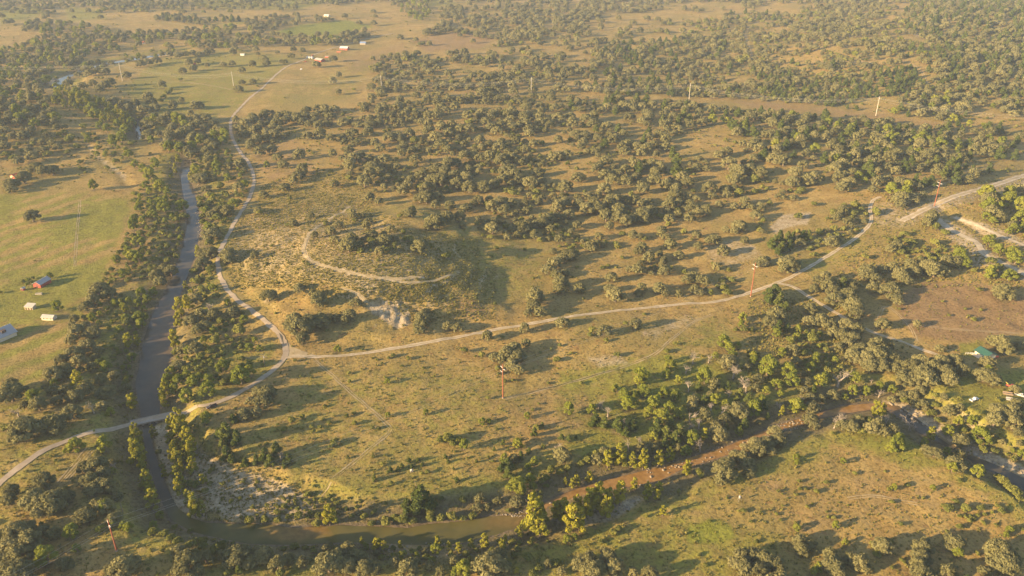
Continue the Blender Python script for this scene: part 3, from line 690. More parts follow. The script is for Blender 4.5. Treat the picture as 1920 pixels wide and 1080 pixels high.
# ------------------------------------------------------------------ vehicles
def wheels(e, xs, w, r):
    for x_ in xs:
        for s in (-1, 1):
            q = MB().tube([(x_, s * w - .13, r), (x_, s * w + .13, r)], r, 14).build('wheel', M['tyre'], e)
            MB().tube([(x_, s * w + s * .12, r), (x_, s * w + s * .15, r)], r * .58, 12).build('rim', M['rim'], q)
def pickup(px, py, rot, mat, label, name='pickup_truck'):
    x, y, z = [float(v) for v in ground(px, py)]; e = tag(empty(name, (x, y, z + .1), rot), label, 'pickup')
    b = MB(); W = .98
    b.prism([(-2.9, .55), (2.85, .55), (2.95, .8), (2.9, 1.02), (1.3, 1.14), (-.1, 1.14), (-.12, .62), (-2.85, .62)], -W, W)
    b.build('body', mat, e)
    for s in (-1, 1): MB().box(-2.88, -.12, s * W - .08, s * W + .08, .58, 1.2).build('bed_side', mat, e)
    MB().box(-2.95, -2.85, -W, W, .6, 1.2).build('tailgate', mat, e)
    c = MB(); v = [(-.1, -.92, 1.1), (1.55, -.92, 1.1), (1.55, .92, 1.1), (-.1, .92, 1.1), (.05, -.74, 1.84), (.95, -.74, 1.84), (.95, .74, 1.84), (.05, .74, 1.84)]
    c.add(v, [(0,3,2,1),(4,5,6,7),(0,1,5,4),(1,2,6,5),(2,3,7,6),(3,0,4,7)]); cb = c.build('cab', mat, e)
    MB().add([(1.56, -.8, 1.18), (1.56, .8, 1.18), (1.06, .68, 1.76), (1.06, -.68, 1.76)], [(0, 1, 2, 3)]).build('windscreen', M['glass'], cb)
    for s in (-1, 1): MB().add([(.05, s * .925, 1.2), (1.3, s * .925, 1.2), (.95, s * .79, 1.74), (.12, s * .79, 1.74)], [(0, 1, 2, 3)]).build('side_window', M['glass'], cb)
    MB().box(2.88, 3.05, -.9, .9, .5, .72).build('bumper', M['rim'], e)
    for s in (-1, 1): MB().box(2.9, 2.97, s * .7 - .16, s * .7 + .16, .8, .98).build('headlight', M['lamp'], e)
    wheels(e, (-1.85, 1.85), .88, .4); return e
a = at_z([380, 415], [764, 751]); rt = math.atan2(a[1][1] - a[1][0], a[0][1] - a[0][0])
pickup(397.5, 764, rt + math.pi, M['truck'], 'dark dusty pickup truck parked on the edge of the ranch road')
pickup(1826, 751, R(25), M['carwhite'], 'white pickup parked on the grass behind the earth bank', 'parked_pickup')
pickup(1913, 743, R(-35), M['carwhite'], 'white pickup parked in the cluttered yard by the right edge', 'parked_pickup')
pickup(573, 116.5, R(30), M['redtrim'], 'orange pickup parked near the white ranch tanks', 'parked_pickup')
def tractor(px, py, rot, mat, label, boom=False):
    x, y, z = [float(v) for v in ground(px, py)]; e = tag(empty('tractor', (x, y, z), rot), label, 'tractor')
    MB().prism([(-.3, .8), (2.3, .8), (2.3, 1.5), (-.3, 1.7)], -.45, .45).build('bonnet', mat, e)
    MB().box(-1.5, -.3, -.8, .8, .7, 1.5).build('chassis', mat, e)
    cb = MB().box(-1.5, -.35, -.75, .75, 1.5, 2.5).build('cab', M['glass'], e); MB().box(-1.65, -.2, -.9, .9, 2.5, 2.66).build('cab_roof', mat, cb)
    for s in (-1, 1):
        MB().tube([(-1.0, s * .95 - .25, .9), (-1.0, s * .95 + .25, .9)], .9, 16).build('wheel', M['tyre'], e)
        MB().tube([(1.8, s * .8 - .16, .5), (1.8, s * .8 + .16, .5)], .5, 14).build('wheel', M['tyre'], e)
    if boom: MB().tube([(1.2, 0, 1.8), (3.2, 0, 3.0), (5.2, 0, 1.4)], .22, 6).build('boom', M['yellow'], e)
tractor(1893, 727, R(130), M['redwall'], 'red machine with yellow boom in the cluttered yard', True)
tractor(1906, 734, R(-10), M['redwall'], 'red tractor between the yard pickups and the trees')
tractor(586.5, 105, R(60), M['redtrim'], 'red tractor behind the three white ranch tanks')
def wagon(px, py, rot, mat, label, l=6.0):
    x, y, z = [float(v) for v in ground(px, py)]; e = tag(empty('farm_trailer', (x, y, z), rot), label, 'trailer')
    MB().box(-l/2, l/2, -1.1, 1.1, .75, 1.0).build('bed', mat, e)
    for s in (-1, 1): MB().box(-l/2, l/2, s * 1.1 - .05, s * 1.1 + .05, 1.0, 1.7).build('side', mat, e)
    MB().tube([(l/2, 0, .8), (l/2 + 1.6, 0, .6)], .08, 6).build('drawbar', M['greymetal'], e); wheels(e, (-.7, .5), 1.1, .38)
wagon(1889, 741, R(-18), M['wood'], 'weathered brown flat trailer in the cluttered yard', 5)
wagon(1897, 752, R(-20), M['greymetal'], 'grey farm trailer in shade below the yard', 6)
wagon(635, 98.5, R(-15), M['redtrim'], 'orange trailer in front of the white roofed ranch barn', 7.5)
tank(565, 131.5, 1.2, 3.2, R(10), 'small white tank in the pasture below the ranch barn')
x, y, z = [float(v) for v in ground(772, 885)]
e = tag(empty('feed_box', (x, y, z), R(20)), 'small pale feed box beside a juniper clump in the pasture', 'feed box')
MB().box(-.7, .7, -.5, .5, .25, 1.2).build('hopper', M['stone'], e); MB().prism([(-.8, 1.2), (.8, 1.2), (0, 1.6)], -.6, .6).build('lid', M['palemetal'], e)
for sx in (-1, 1):
    for sy in (-1, 1): MB().box(sx * .6 - .05, sx * .6 + .05, sy * .4 - .05, sy * .4 + .05, -.1, .25).build('leg', M['greymetal'], e)
x, y, z = [float(v) for v in ground(1386, 939)]
e = tag(empty('game_feeder', (x, y, z), 0), 'grey tripod game feeder alone in the pasture near the bend', 'feeder')
MB().tube([(0, 0, 1.6), (0, 0, 2.0), (0, 0, 3.0), (0, 0, 3.2)], [.2, .5, .5, .15], 10).build('barrel', M['greymetal'], e)
for k in range(3):
    aa = k * 2.094; MB().tube([(1.0 * math.cos(aa), 1.0 * math.sin(aa), -.1), (.4 * math.cos(aa), .4 * math.sin(aa), 2.0)], .05, 5).build('leg', M['greymetal'], e)
# ------------------------------------------------------------------ trees: where they stand
# each line: kind, tile origin in the photo, then crown centre x, y and crown width, in thirds of a pixel from the origin
PTS = [
('oak', 0, 720, "60,50,140 215,115,100 300,30,80 420,60,110 590,40,100 480,30,90 360,30,80 135,250,190 290,220,150 400,160,110 90,300,90 540,450,120 470,470,90 500,530,110 580,500,90 600,570,100 640,590,80 560,560,90 520,590,100 660,630,70 240,540,140 50,650,100 60,600,90 190,640,150 290,660,160 230,710,100 370,630,90 480,740,110 440,760,90 90,830,150 60,900,160 160,880,150 100,950,140 20,980,100 15,860,120 150,800,100 640,760,90 690,1020,150 760,1000,80 620,1050,90 1050,1000,190 1150,970,100 1330,960,150 1470,960,130 1560,1010,110 1620,980,80 1850,1000,180 1900,960,110 1480,90,120 1500,40,100 1450,40,80 1410,90,60 1370,170,80 1440,160,70 590,690,110 1250,960,80 1400,1000,90 1700,1000,80 1100,1060,90 1000,940,80"),
('green', 0, 720, "460,250,130 420,340,110 580,340,100 590,690,90 980,30,80 1050,70,90 1110,90,80 1170,30,100 1250,25,110 1160,190,80 640,760,80 720,800,70 560,810,60 860,790,60 900,740,50 430,920,60 380,370,50 690,790,60"),
('bush', 0, 720, "30,240,60 860,830,70 920,840,60 960,860,60 1000,880,70 1070,900,70 1130,880,60 1210,930,80 980,800,40 1070,820,40 1280,1050,60 1580,1060,60 1600,250,45 1640,200,50 1700,180,40 1755,235,38 1760,265,38 1800,240,35 1820,195,28 1850,215,30 1695,245,28 1560,225,24 1815,375,24 1880,320,60 1860,350,40 1400,760,80 1360,770,60 1490,755,60 1560,760,50 1680,735,60 1790,735,50 1860,780,80 1780,780,60 1700,790,60 1640,800,40 1150,880,50 1250,900,60 1330,920,60 1030,740,50 1450,550,30 1190,480,50 1250,560,40 1300,660,40 1350,640,30 1420,690,40 890,380,40 910,460,40 1100,560,60 1060,560,60 1180,560,40 1150,600,50"),
('river', 0, 720, "760,160,80 740,100,60 760,270,70 770,320,80 760,380,90 790,400,70 800,460,60 820,540,80 840,560,70 855,640,90 840,600,60 990,130,50 1000,200,90 1030,240,70 960,230,60 1000,260,90 1050,310,80 1080,340,70 1070,370,70 950,300,50 970,380,60 990,420,70 1030,410,50 1080,460,60 990,490,60 1010,540,70 1000,580,70 1060,640,70 1090,690,90 1130,700,60 860,270,50 855,340,40 925,500,40 1240,770,40 1170,755,40 1140,530,50 930,20,70 910,60,60 920,100,50 1850,740,80 1020,470,50 1040,370,50 980,350,50"),
('juniper', 0, 720, "1270,270,130 1310,190,70 1330,300,90 1250,330,90 1230,280,80 1270,380,100 1380,440,70 1440,420,70 1490,400,90 1550,360,80 1620,410,70 1600,450,60 1520,430,80 1340,1040,60 1300,420,60"),
('dead', 0, 720, "95,150,80 520,130,80 645,450,60 1575,400,70 1375,165,70"),
('juniper', 640, 720, "440,650,170 370,680,100 500,670,90 30,700,35 1430,200,90 1480,210,90 1560,220,110 1600,270,70 1640,220,80 1780,240,100 1830,260,100 1880,300,100 1850,220,80 1900,260,90 1820,330,80 1085,270,60 1130,228,35 1240,295,45 1280,305,45 1320,293,35 1055,370,45 910,330,40 860,365,35 940,365,25 585,405,35 600,430,30 380,425,42 395,460,42 430,425,35 455,450,35 340,455,38 275,480,50 320,475,40 185,527,45 650,535,45 760,430,30 630,475,25 825,410,22 930,440,90 940,490,90 900,470,60 1010,405,60"),
('oak', 640, 720, "780,640,70 880,655,60 765,690,60 990,660,80 820,690,50 1240,390,100 1250,420,70 1480,390,90 1540,380,70 1440,420,80 1700,360,80 1750,360,70 1890,350,60 40,920,100 80,970,120 30,1020,120 130,1030,110 190,1040,80 375,1030,140 420,1000,60 840,1010,200 870,960,120 1390,990,130 1420,1040,160 1500,970,110 1540,1030,120 1340,1010,100 1740,1060,110 1160,1010,60 1240,1050,60 970,420,60 300,1000,70 500,1020,70 560,1050,80 920,1030,90 1640,1060,70"),
('green', 640, 720, "690,340,70 990,330,70 1085,435,60 1050,470,50 1280,140,80 1410,140,70 1610,110,90 1590,60,70 1700,40,80 1760,100,90 1730,150,80 1640,110,70 1800,180,100 1850,130,90 1900,160,80 1760,290,60 1045,175,42 830,205,36 790,205,50 475,155,42 260,170,42 690,1030,110 640,1060,60 1270,870,60 1310,860,50 990,560,110 1060,540,80 1010,590,80 1080,570,60 915,420,60 1540,20,60 1650,60,70 1880,60,80 1820,40,80"),
('bush', 640, 720, "680,645,50 350,760,80 400,770,60 200,790,60 170,780,50 250,770,70 300,750,60 500,750,60 560,750,60 620,740,60 680,750,50 740,735,60 100,780,60 40,790,50 90,690,30 1100,240,50 1135,350,40 1020,350,40 485,490,40 280,555,40 510,540,18 640,380,18 1075,140,26 1110,110,22 875,250,22 75,215,40 70,160,30 30,175,35 205,245,30 175,245,35 600,300,80 650,310,60 560,305,60 630,330,50 1380,420,60 1430,390,60 1350,440,50 1080,1060,60 1110,1030,60 1200,1000,60 1050,970,60 960,880,50 990,920,50 1000,890,40 1060,890,40 1095,905,35 1075,870,40 1460,880,40 1530,830,50 1560,810,50 1900,600,30 1680,705,30 1720,740,22 1770,690,25 440,920,40 500,900,36 1120,610,40 1150,570,40 940,710,40 900,740,36 840,960,40 1180,480,60 1230,490,60 1270,470,50 1150,520,60 1600,450,50 1130,540,50 700,950,50 620,960,50 760,930,40 560,640,40 130,740,50 60,740,40 180,720,40 420,720,50 500,720,60"),
('river', 640, 720, "1080,740,150 1060,710,80 1110,720,100 1120,800,90 1040,750,60 1300,740,130 1260,720,80 1340,760,90 1400,660,100 1450,640,110 1490,700,80 1500,650,80 1570,620,90 1380,700,80 1210,700,80 1250,690,80 1330,670,90 1650,565,50 1725,600,60 1790,575,50 1780,620,40 1810,715,40 1395,520,50 1325,540,50 1300,560,40 1260,545,30 805,880,60 1000,820,50 1005,840,40 605,905,36 540,885,45 200,890,50 190,900,40 115,885,30 240,905,40 730,900,40 660,920,40 905,900,50 920,870,30 330,905,30 985,1045,30 1640,430,60 1700,430,70 1740,430,70 1790,410,70 1850,390,60 1900,390,60 1570,400,80 1500,420,70"),
('dead', 640, 720, "1450,100,80 1500,150,80 1590,200,80 1620,350,70 1690,320,60 1780,240,80 1210,360,60"),
('oak', 1280, 720, "230,490,130 250,440,90 215,540,80 340,410,80 370,450,90 370,500,70 300,400,80 430,370,100 470,330,90 520,270,90 540,310,90 500,370,60 410,340,90 350,350,60 720,200,80 740,230,60 900,230,80 950,230,90 990,200,80 1060,250,80 1100,230,90 1130,260,80 1180,250,70 1540,440,100 1560,400,80 1380,370,80 1420,380,80 1590,450,60 660,880,90 670,930,90 720,900,80 330,970,110 400,960,120 460,990,110 340,1030,110 430,1040,120 520,1010,100 550,1050,80 290,1000,80 850,1010,130 830,960,90 870,1050,90 940,980,90 1000,1000,130 1030,1040,70 1130,910,110 1350,920,110 1340,970,110 1370,880,60 1330,1020,100 1340,1060,120 1390,1070,80 1530,890,110 1500,860,60 1490,1060,110 1780,940,160 1810,1000,150 1740,960,80 1860,980,90 1300,60,80 1350,110,90 1310,110,70 1500,150,80 1560,130,60 1780,150,110 1760,200,100 1850,160,110 1880,120,90 1860,220,100 1900,200,80 1820,180,100 1870,30,60 1890,270,60 1240,60,70 1340,30,70 1700,1050,80"),
('green', 1280, 720, "1205,330,110 1170,350,80 1240,350,60 1220,300,80 1665,490,80 1680,290,110 1720,320,60 640,410,52 645,440,40 905,430,42 860,790,50 645,805,55 915,890,45 1550,940,70 1820,845,45 1840,815,50 1360,330,60 1490,380,60 1520,470,60 1410,580,42 1190,580,48 760,1030,60 740,1050,60"),
('bush', 1280, 720, "95,500,60 970,500,32 1140,490,22 1160,590,32 1265,565,38 1560,540,36 810,550,38 655,545,32 540,600,32 755,600,42 640,620,32 660,585,32 700,685,32 590,640,18 930,680,18 1175,660,36 1355,640,28 345,710,36 820,745,24 850,750,32 385,770,28 415,885,36 85,960,32 1230,785,32 1495,690,70 1470,680,40 1535,655,40 1600,695,60 1680,695,50 1795,710,50 1560,800,50 1615,765,36 1690,775,36 1080,900,60 1160,880,60 1100,950,60 1660,950,36 1240,990,40 1180,1030,32 1690,360,60 1760,370,50 1580,250,60 1500,240,50 1400,160,60 1250,90,50 1420,110,60 1440,200,50 1800,540,70 1780,520,50 1830,570,60 1860,590,70 1880,610,60 1900,640,50 1560,740,30 1590,745,30 1620,745,30 1660,735,30 1700,730,30 1640,755,30 1740,720,28 530,730,24 150,770,24 250,640,20 1000,260,60 1050,200,60 340,1000,40"),
('river', 1280, 720, "560,150,42 20,480,50 1400,275,60 1090,150,60 1130,140,50 30,460,50 125,280,50"),
('dead', 1280, 720, "860,210,90 920,200,80 1150,200,80 1290,210,120 220,140,80 660,80,70 360,10,80 40,230,70"),
('oak', 0, 360, "180,135,85 560,560,120 620,570,80 480,640,80 520,600,90 430,780,110 400,830,80 520,780,100 490,860,100 410,900,110 340,940,90 440,950,80 370,1000,110 300,1020,120 560,1050,90 640,1030,80 880,470,90 920,430,70 960,440,90 900,500,70 1230,100,80 1190,130,60 1280,100,80 1190,230,120 1270,180,70 1150,340,90 1190,340,80 1140,400,90 1280,340,90 1285,370,80 1430,350,60 1100,600,90 1130,690,80 1200,690,80 1070,720,90 1150,750,90 1110,770,80 1310,670,80 1100,880,90 1030,880,80 1510,580,95 1680,540,70 1790,600,100 1810,620,60 1760,570,60 1690,760,170 1660,720,110 1740,730,130 1800,720,100 1640,730,90 1700,820,90 1890,710,60 1000,970,90 1750,130,50 1770,240,50 1860,220,60 1880,260,60 1900,180,60 1650,170,60 1450,100,50 1480,10,60 1250,290,50"),
('green', 0, 360, "275,465,50 160,500,50 320,640,70 860,560,60 930,540,50 790,570,70 780,700,80 790,740,70 740,930,60 1370,710,60 1380,890,80 1400,870,60 1250,980,80 1270,970,60 940,1050,80 1000,1050,90 1080,1060,80 1120,1040,60 1170,1050,80 1350,1030,120 1400,1000,80 1320,1040,60 1900,880,50 1280,620,50 960,1010,70 1050,1020,60 1060,890,60 550,960,50 700,650,42 560,680,42 920,80,80 850,60,60 780,80,60 780,270,80 740,350,80 780,370,70 720,330,60 690,460,50"),
('bush', 0, 360, "480,700,60 180,480,30 130,500,36 640,940,32 700,1070,50 1130,30,60 1170,60,60 1180,430,60 1110,490,60 1090,440,60 990,890,60 1130,920,60 1180,890,60 1240,870,60 1215,920,50 1190,920,40 1360,930,40 1240,720,60 1270,740,40 1420,820,22 1140,480,40 1630,30,40 1830,170,40 1620,180,40 1500,400,32 1530,300,32 1260,510,32 1690,1035,22 1755,1040,22 1160,200,60 1460,110,50 0,560,32 1550,680,20 1360,680,40"),
('river', 0, 360, "430,1050,80 720,830,60 770,830,50 1040,520,32 1050,620,60 1010,660,70 1000,720,50 980,830,70 960,800,50 1110,100,40 1110,330,40 700,650,36"),
('dead', 0, 360, "1170,640,90 520,760,60 1105,585,40"),
('oak', 640, 360, "40,300,100 60,260,80 100,290,60 20,310,60 280,205,50 150,160,60 140,190,60 160,30,70 210,50,60 385,110,80 480,30,110 440,30,80 540,20,80 530,70,60 610,70,80 700,85,80 770,45,70 740,60,60 530,170,110 500,180,80 570,160,80 680,185,50 850,80,80 890,50,80 920,100,70 960,60,60 1040,100,60 850,200,90 1010,190,90 1040,170,60 980,160,50 1110,50,60 1100,180,60 1160,150,90 1130,170,80 1180,200,60 1220,80,90 1260,60,80 1280,120,80 1340,60,80 1380,90,90 1420,60,80 1440,90,80 1500,60,80 1550,50,80 1600,40,70 1650,40,70 1490,130,90 1560,130,100 1600,160,80 1640,150,70 1700,130,100 1740,100,80 1690,60,70 1730,50,60 1510,190,60 1560,90,90 1850,50,60 1880,20,80 1900,60,60 1390,305,60 1430,300,50 1410,310,60 1450,245,60 1640,240,60 1680,250,50 1800,230,60 1830,250,60 1850,290,80 1690,310,80 1670,330,60 1730,370,80 1790,350,50 1810,380,50 1900,350,70 1820,440,80 1800,420,50 1670,430,80 1620,430,50 1690,440,50 1190,330,50 1290,350,90 1240,370,70 1200,400,80 1160,430,80 1310,360,50 1210,460,70 1260,450,60 1235,510,90 1230,540,80 1340,540,70 1090,590,120 1100,570,80 1080,640,90 1120,670,80 1070,700,80 1050,680,60 1540,580,100 1510,540,60 1590,635,70 1690,540,70 1670,570,50 1790,540,80 1830,570,50 1900,570,50 1520,480,70 80,620,70 45,690,70 20,720,60 970,880,120 930,910,100 900,930,80 990,920,100 960,970,90 1000,1000,70 1040,850,60 860,930,60 1480,780,80 1655,740,70 1240,730,80 1030,765,70 820,810,70 455,700,90 450,740,90 440,770,70 470,670,60 625,770,120 600,750,70 650,760,70"),
('bush', 640, 360, "255,320,42 165,325,22 190,230,32 1580,230,50 1710,260,40 1500,410,40 1475,420,40 1580,365,30 1080,480,22 1180,470,22 870,310,36 1030,318,30 845,357,26 990,357,18 1250,210,26 1325,420,22 865,625,30 1265,720,50 120,885,26 880,990,40 690,885,50 790,910,50 375,930,36 290,915,40 265,930,26 1215,935,50 1410,770,50 1400,800,40 1490,830,36 1600,735,40 1290,905,26 1290,830,18 905,815,26 465,1015,18 1880,850,30 1830,890,40 1350,1070,30 1550,910,50 590,350,60 350,220,40 300,290,40 240,410,30 500,300,40 400,90,40 330,130,40 1120,900,24 1230,860,30 1180,880,24 560,940,18 200,940,20 340,975,24 440,950,18 1360,600,24 1440,640,24"),
('green', 640, 360, "210,865,46 260,1060,42 1690,1030,90 1670,1060,60 1830,1020,70 1850,970,80 1840,940,50 1900,1050,60"),
('oak', 1280, 360, "40,60,60 60,90,80 130,100,80 40,140,80 90,110,70 205,65,50 290,80,50 350,50,60 350,75,50 250,10,60 30,20,60 80,30,50 170,20,50 440,70,50 410,130,70 320,190,80 300,180,60 80,240,60 90,300,70 180,260,80 150,270,60 230,330,80 190,420,60 60,470,80 90,490,70 30,490,70 130,500,70 70,550,70 100,560,60 290,220,50 350,270,60 240,210,50 550,20,60 620,30,50 450,390,70 470,380,60 430,400,60 590,390,110 610,410,100 570,430,80 640,400,60 840,280,80 870,270,60 930,160,70 900,110,70 1230,40,100 1290,30,90 1230,70,70 1200,40,60 1350,20,60 1400,140,90 1380,170,70 1590,120,110 1560,110,70 1620,140,60 1200,300,80 1170,320,60 1040,440,90 1030,460,80 1080,480,80 1120,430,60 1180,420,70 1220,460,90 1240,480,80 1280,410,80 1300,440,90 1260,490,70 1380,420,100 1420,440,100 1460,440,80 1340,400,70 1480,390,80 1540,390,80 800,480,90 760,490,70 740,540,70 820,530,100 850,560,90 950,510,80 960,540,60 930,580,100 860,600,100 900,600,80 960,640,100 980,680,100 930,690,90 720,650,90 720,720,80 780,720,90 830,740,80 920,740,90 980,760,80 1040,760,60 850,790,80 900,800,90 960,820,90 1070,540,80 1170,550,110 1200,590,80 1180,520,60 1210,610,60 1220,680,80 1250,690,60 1130,740,90 1100,740,70 1300,780,140 1280,740,90 1330,760,100 1350,810,80 1290,830,90 1320,740,60 1450,875,60 1810,560,120 1780,550,80 1840,580,80 1790,850,110 1750,830,80 1820,880,100 1900,860,70 1720,950,90 530,690,120 500,720,100 560,700,80 1000,880,100 1060,880,100 1100,850,110 1140,850,90 960,920,100 1030,930,110 1090,920,110 1130,900,100 1060,970,100 1120,970,100 1170,930,80 1220,970,80 1200,940,70 930,850,80 880,870,70 1190,990,70 1240,1030,80 1290,980,110 1340,960,100 1350,1010,110 1410,990,100 1380,1040,120 1450,960,100 1480,1010,100 1530,950,90 1550,960,70 1500,1050,90 1300,1050,90 1250,1060,90 1700,1030,100 1750,1050,100 620,890,80 640,950,70"),
('juniper', 1280, 360, "500,290,70 520,270,70 550,240,80 590,260,80 560,300,80 600,300,60 620,250,60 680,240,60 710,240,60 540,330,60 520,560,120 490,590,90 550,600,90 480,560,60 580,640,70 540,760,80 590,760,60 900,510,90 1300,70,80"),
('green', 1280, 360, "340,700,60 330,740,50 230,840,80 260,870,60 310,860,50 400,910,50 600,1000,100 560,900,60 530,790,60 1560,350,80 1580,380,60 1600,400,60 1640,230,80 1730,260,80 1840,460,90 1740,440,80 1730,460,70 1880,360,100 1860,330,80 1900,400,90 1840,390,70 1780,320,70 790,600,60"),
('bush', 1280, 360, "175,400,40 280,490,50 260,435,40 490,60,40 650,130,60 740,60,50 770,220,60 850,200,60 850,115,50 960,110,60 730,350,42 750,345,40 1090,100,60 1100,120,40 910,70,40 970,70,60 1010,90,40 1480,150,60 1430,190,60 1480,220,60 1690,180,50 1750,300,60 1680,270,60 1740,380,60 1780,420,60 1870,470,60 1640,440,40 1230,330,60 1270,270,60 1300,280,50 1420,280,60 1030,360,50 1250,230,50 300,770,40 345,770,50 390,770,40 1670,545,42 610,830,60 680,900,60 1460,615,22 1590,655,26 1680,660,24 1640,710,40 1500,690,22"),
('dead', 1280, 360, "150,930,70 290,1000,110 60,930,80 350,1060,90 20,990,70 1130,650,60"),
('oak', 0, 0, "65,25,40 30,125,80 60,120,60 10,90,40 415,95,26 565,95,40 365,25,22 1378,8,30 1515,8,36 1480,40,40 1610,40,70 1580,50,50 1660,40,40 1700,12,22 780,245,50 840,230,80 570,295,40 960,265,60 1000,310,50 1040,305,50 1080,295,60 1120,300,60 1160,290,60 1190,285,40 1310,290,60 1320,270,40 1440,275,40 1700,280,80 1650,275,40 790,360,70 830,350,60 880,340,60 1060,350,70 1110,340,60 1025,395,60 1085,380,50 1165,365,32 1255,360,36 1305,355,40 1360,390,55 1420,360,46 1580,342,26 1605,348,30 1635,313,50 1490,330,40 1500,355,40 1450,300,30 1560,293,26 500,410,60 540,400,60 590,400,70 710,420,50 460,480,80 520,465,70 590,480,90 560,500,80 620,460,60 380,470,60 910,475,62 830,540,60 1340,495,60 1360,460,40 1420,455,50 1020,565,40 970,590,80 1090,590,80 1120,590,50 870,600,90 850,570,60 640,560,70 690,580,60 720,600,70 760,580,60 800,610,70 1120,1000,80 1170,900,60 1280,930,60 1350,920,70 1340,1050,70 1160,1060,60 1560,880,60 1590,920,60 1530,840,60 1460,850,80 1680,870,70 1700,950,80 1730,760,60 1800,750,70 1860,770,70 1880,1030,60 1870,860,60 1650,1010,60 1600,1050,60 1680,980,70 1880,610,60 1870,450,60 1905,515,40 1905,420,40 1780,360,70 1875,330,70 290,950,90 200,940,80 240,960,70 130,1000,80 60,1030,80 100,900,70 180,880,70 240,840,60 60,1060,60"),
('green', 0, 0, "740,690,90 700,720,70 680,770,60 840,980,90 870,920,60 760,920,50 720,860,50 900,1050,70 820,1040,50 520,1040,60 560,700,60 530,640,60 320,540,50 420,540,60 480,560,60 560,570,60 510,600,60 640,640,50 600,720,50 560,650,40 1100,960,60 660,690,50 1500,925,46 800,950,50 1280,1000,50 1220,960,50"),
('river', 0, 0, "360,580,40 400,545,40 440,560,50 470,530,50 500,545,40 540,560,40 590,580,40 620,600,40 660,620,40 690,650,40 720,660,40 300,560,40 330,520,30 1060,920,40 1070,990,40 985,950,40 1000,890,40 620,240,30 760,270,24"),
('bush', 0, 0, "1015,445,26 950,510,40 430,820,50 380,850,40 270,860,50 450,905,40 870,1010,60 1310,1000,40 1240,1040,50 940,250,40 660,270,30 1350,280,30 920,540,30 940,520,30 960,495,30 900,560,36 700,830,40 740,800,40 650,900,40 600,940,30"),
('oak', 640, 0, "20,90,50 100,125,50 180,130,60 180,60,40 190,90,30 330,205,52 418,222,36 750,35,80 720,20,60 880,10,80 940,10,60 925,170,62 1000,195,50 1100,170,60 895,232,90 1140,180,60 1190,195,60 1240,210,60 1250,130,50 1290,180,50 1340,185,60 1390,188,60 1380,150,50 1200,240,60 1260,245,70 1330,250,60 1560,100,60 1640,125,60 1720,100,60 1780,105,60 1840,115,60 1560,200,60 1620,185,60 1680,170,60 645,290,110 610,295,60 690,290,60 360,305,90 425,295,60 257,337,32 190,390,80 320,350,90 400,360,60 360,420,60 470,370,90 500,400,100 540,380,60 600,410,60 430,430,80 630,335,80 700,340,80 760,340,80 860,310,100 805,358,60 840,330,60 960,280,90 1060,300,120 1030,330,100 1090,330,80 1150,320,90 1060,350,50 1230,330,60 950,355,60 900,380,42 1160,390,80 1170,430,80 1260,400,90 1310,370,90 1240,430,60 1340,400,60 1410,380,50 740,430,120 800,420,80 700,450,80 950,420,90 1000,450,120 1080,460,120 960,480,100 970,510,80 1080,500,60 270,470,60 170,490,50 370,490,110 320,480,80 450,495,60 580,480,100 660,480,90 720,490,80 800,480,80 860,480,60 1270,495,120 1220,490,80 1420,440,60 1380,480,80 1440,500,120 1500,510,90 170,545,60 230,530,80 420,530,50 330,560,80 320,600,90 130,610,110 245,610,50 480,560,70 540,570,100 600,560,120 660,560,100 720,550,80 800,540,110 840,540,70 560,600,90 640,600,80 1050,580,110 1120,590,100 1180,550,80 1200,600,70 1040,600,60 360,640,100 420,640,90 490,650,90 280,650,70 540,650,70 10,690,60 100,700,120 160,700,100 210,690,80 150,740,80 60,740,80 490,700,90 560,710,120 610,750,100 530,770,110 490,740,80 320,760,90 380,750,80 270,770,70 220,830,60 190,800,60 720,720,80 670,720,60 1290,650,100 1380,660,100 1420,690,80 1300,690,70 1220,660,70 780,785,80 890,820,90 900,790,60 790,830,50 980,790,50 1080,800,60 1220,780,60 560,810,80 600,840,60 400,840,60 420,890,70 340,860,60 70,880,90 110,870,60 50,930,80 170,930,90 240,890,60 160,980,110 130,1020,80 210,960,60 690,870,80 740,870,60 780,880,70 830,880,120 900,900,110 960,890,90 1020,905,60 600,920,80 640,910,70 1220,870,100 1270,870,60 1190,880,60 540,950,100 520,1000,110 580,960,80 560,1010,90 640,980,120 700,990,100 650,1030,80 720,1050,100 390,1010,60 370,1040,60 450,980,70 480,1060,100 930,960,90 980,980,80 1000,1000,100 1060,1020,80 1110,970,60 910,1010,70 860,1030,70 800,1050,80 1260,1050,80 1480,1060,80 1700,1060,80"),
('bush', 640, 0, "70,500,24 960,570,40 50,660,40 40,1000,40 860,960,50 1000,830,40 1130,800,40 440,850,30 290,1050,30 300,1020,30 700,920,30 1080,560,30 880,870,30 270,730,30 1120,880,30 1060,930,30 1250,700,30"),
('oak', 1280, 0, "225,42,36 90,890,50 250,850,70 200,870,60 260,920,90 310,960,90 300,1010,80 380,950,100 440,960,80 30,1020,100 150,1060,80 240,1060,60 640,960,120 620,1020,110 700,1010,80 740,1000,90 680,920,70 860,950,90 880,1000,90 940,1020,80 900,930,80 520,890,90 570,900,80 1200,960,60 1150,930,60 1340,630,90 170,610,80 60,600,70"),
]
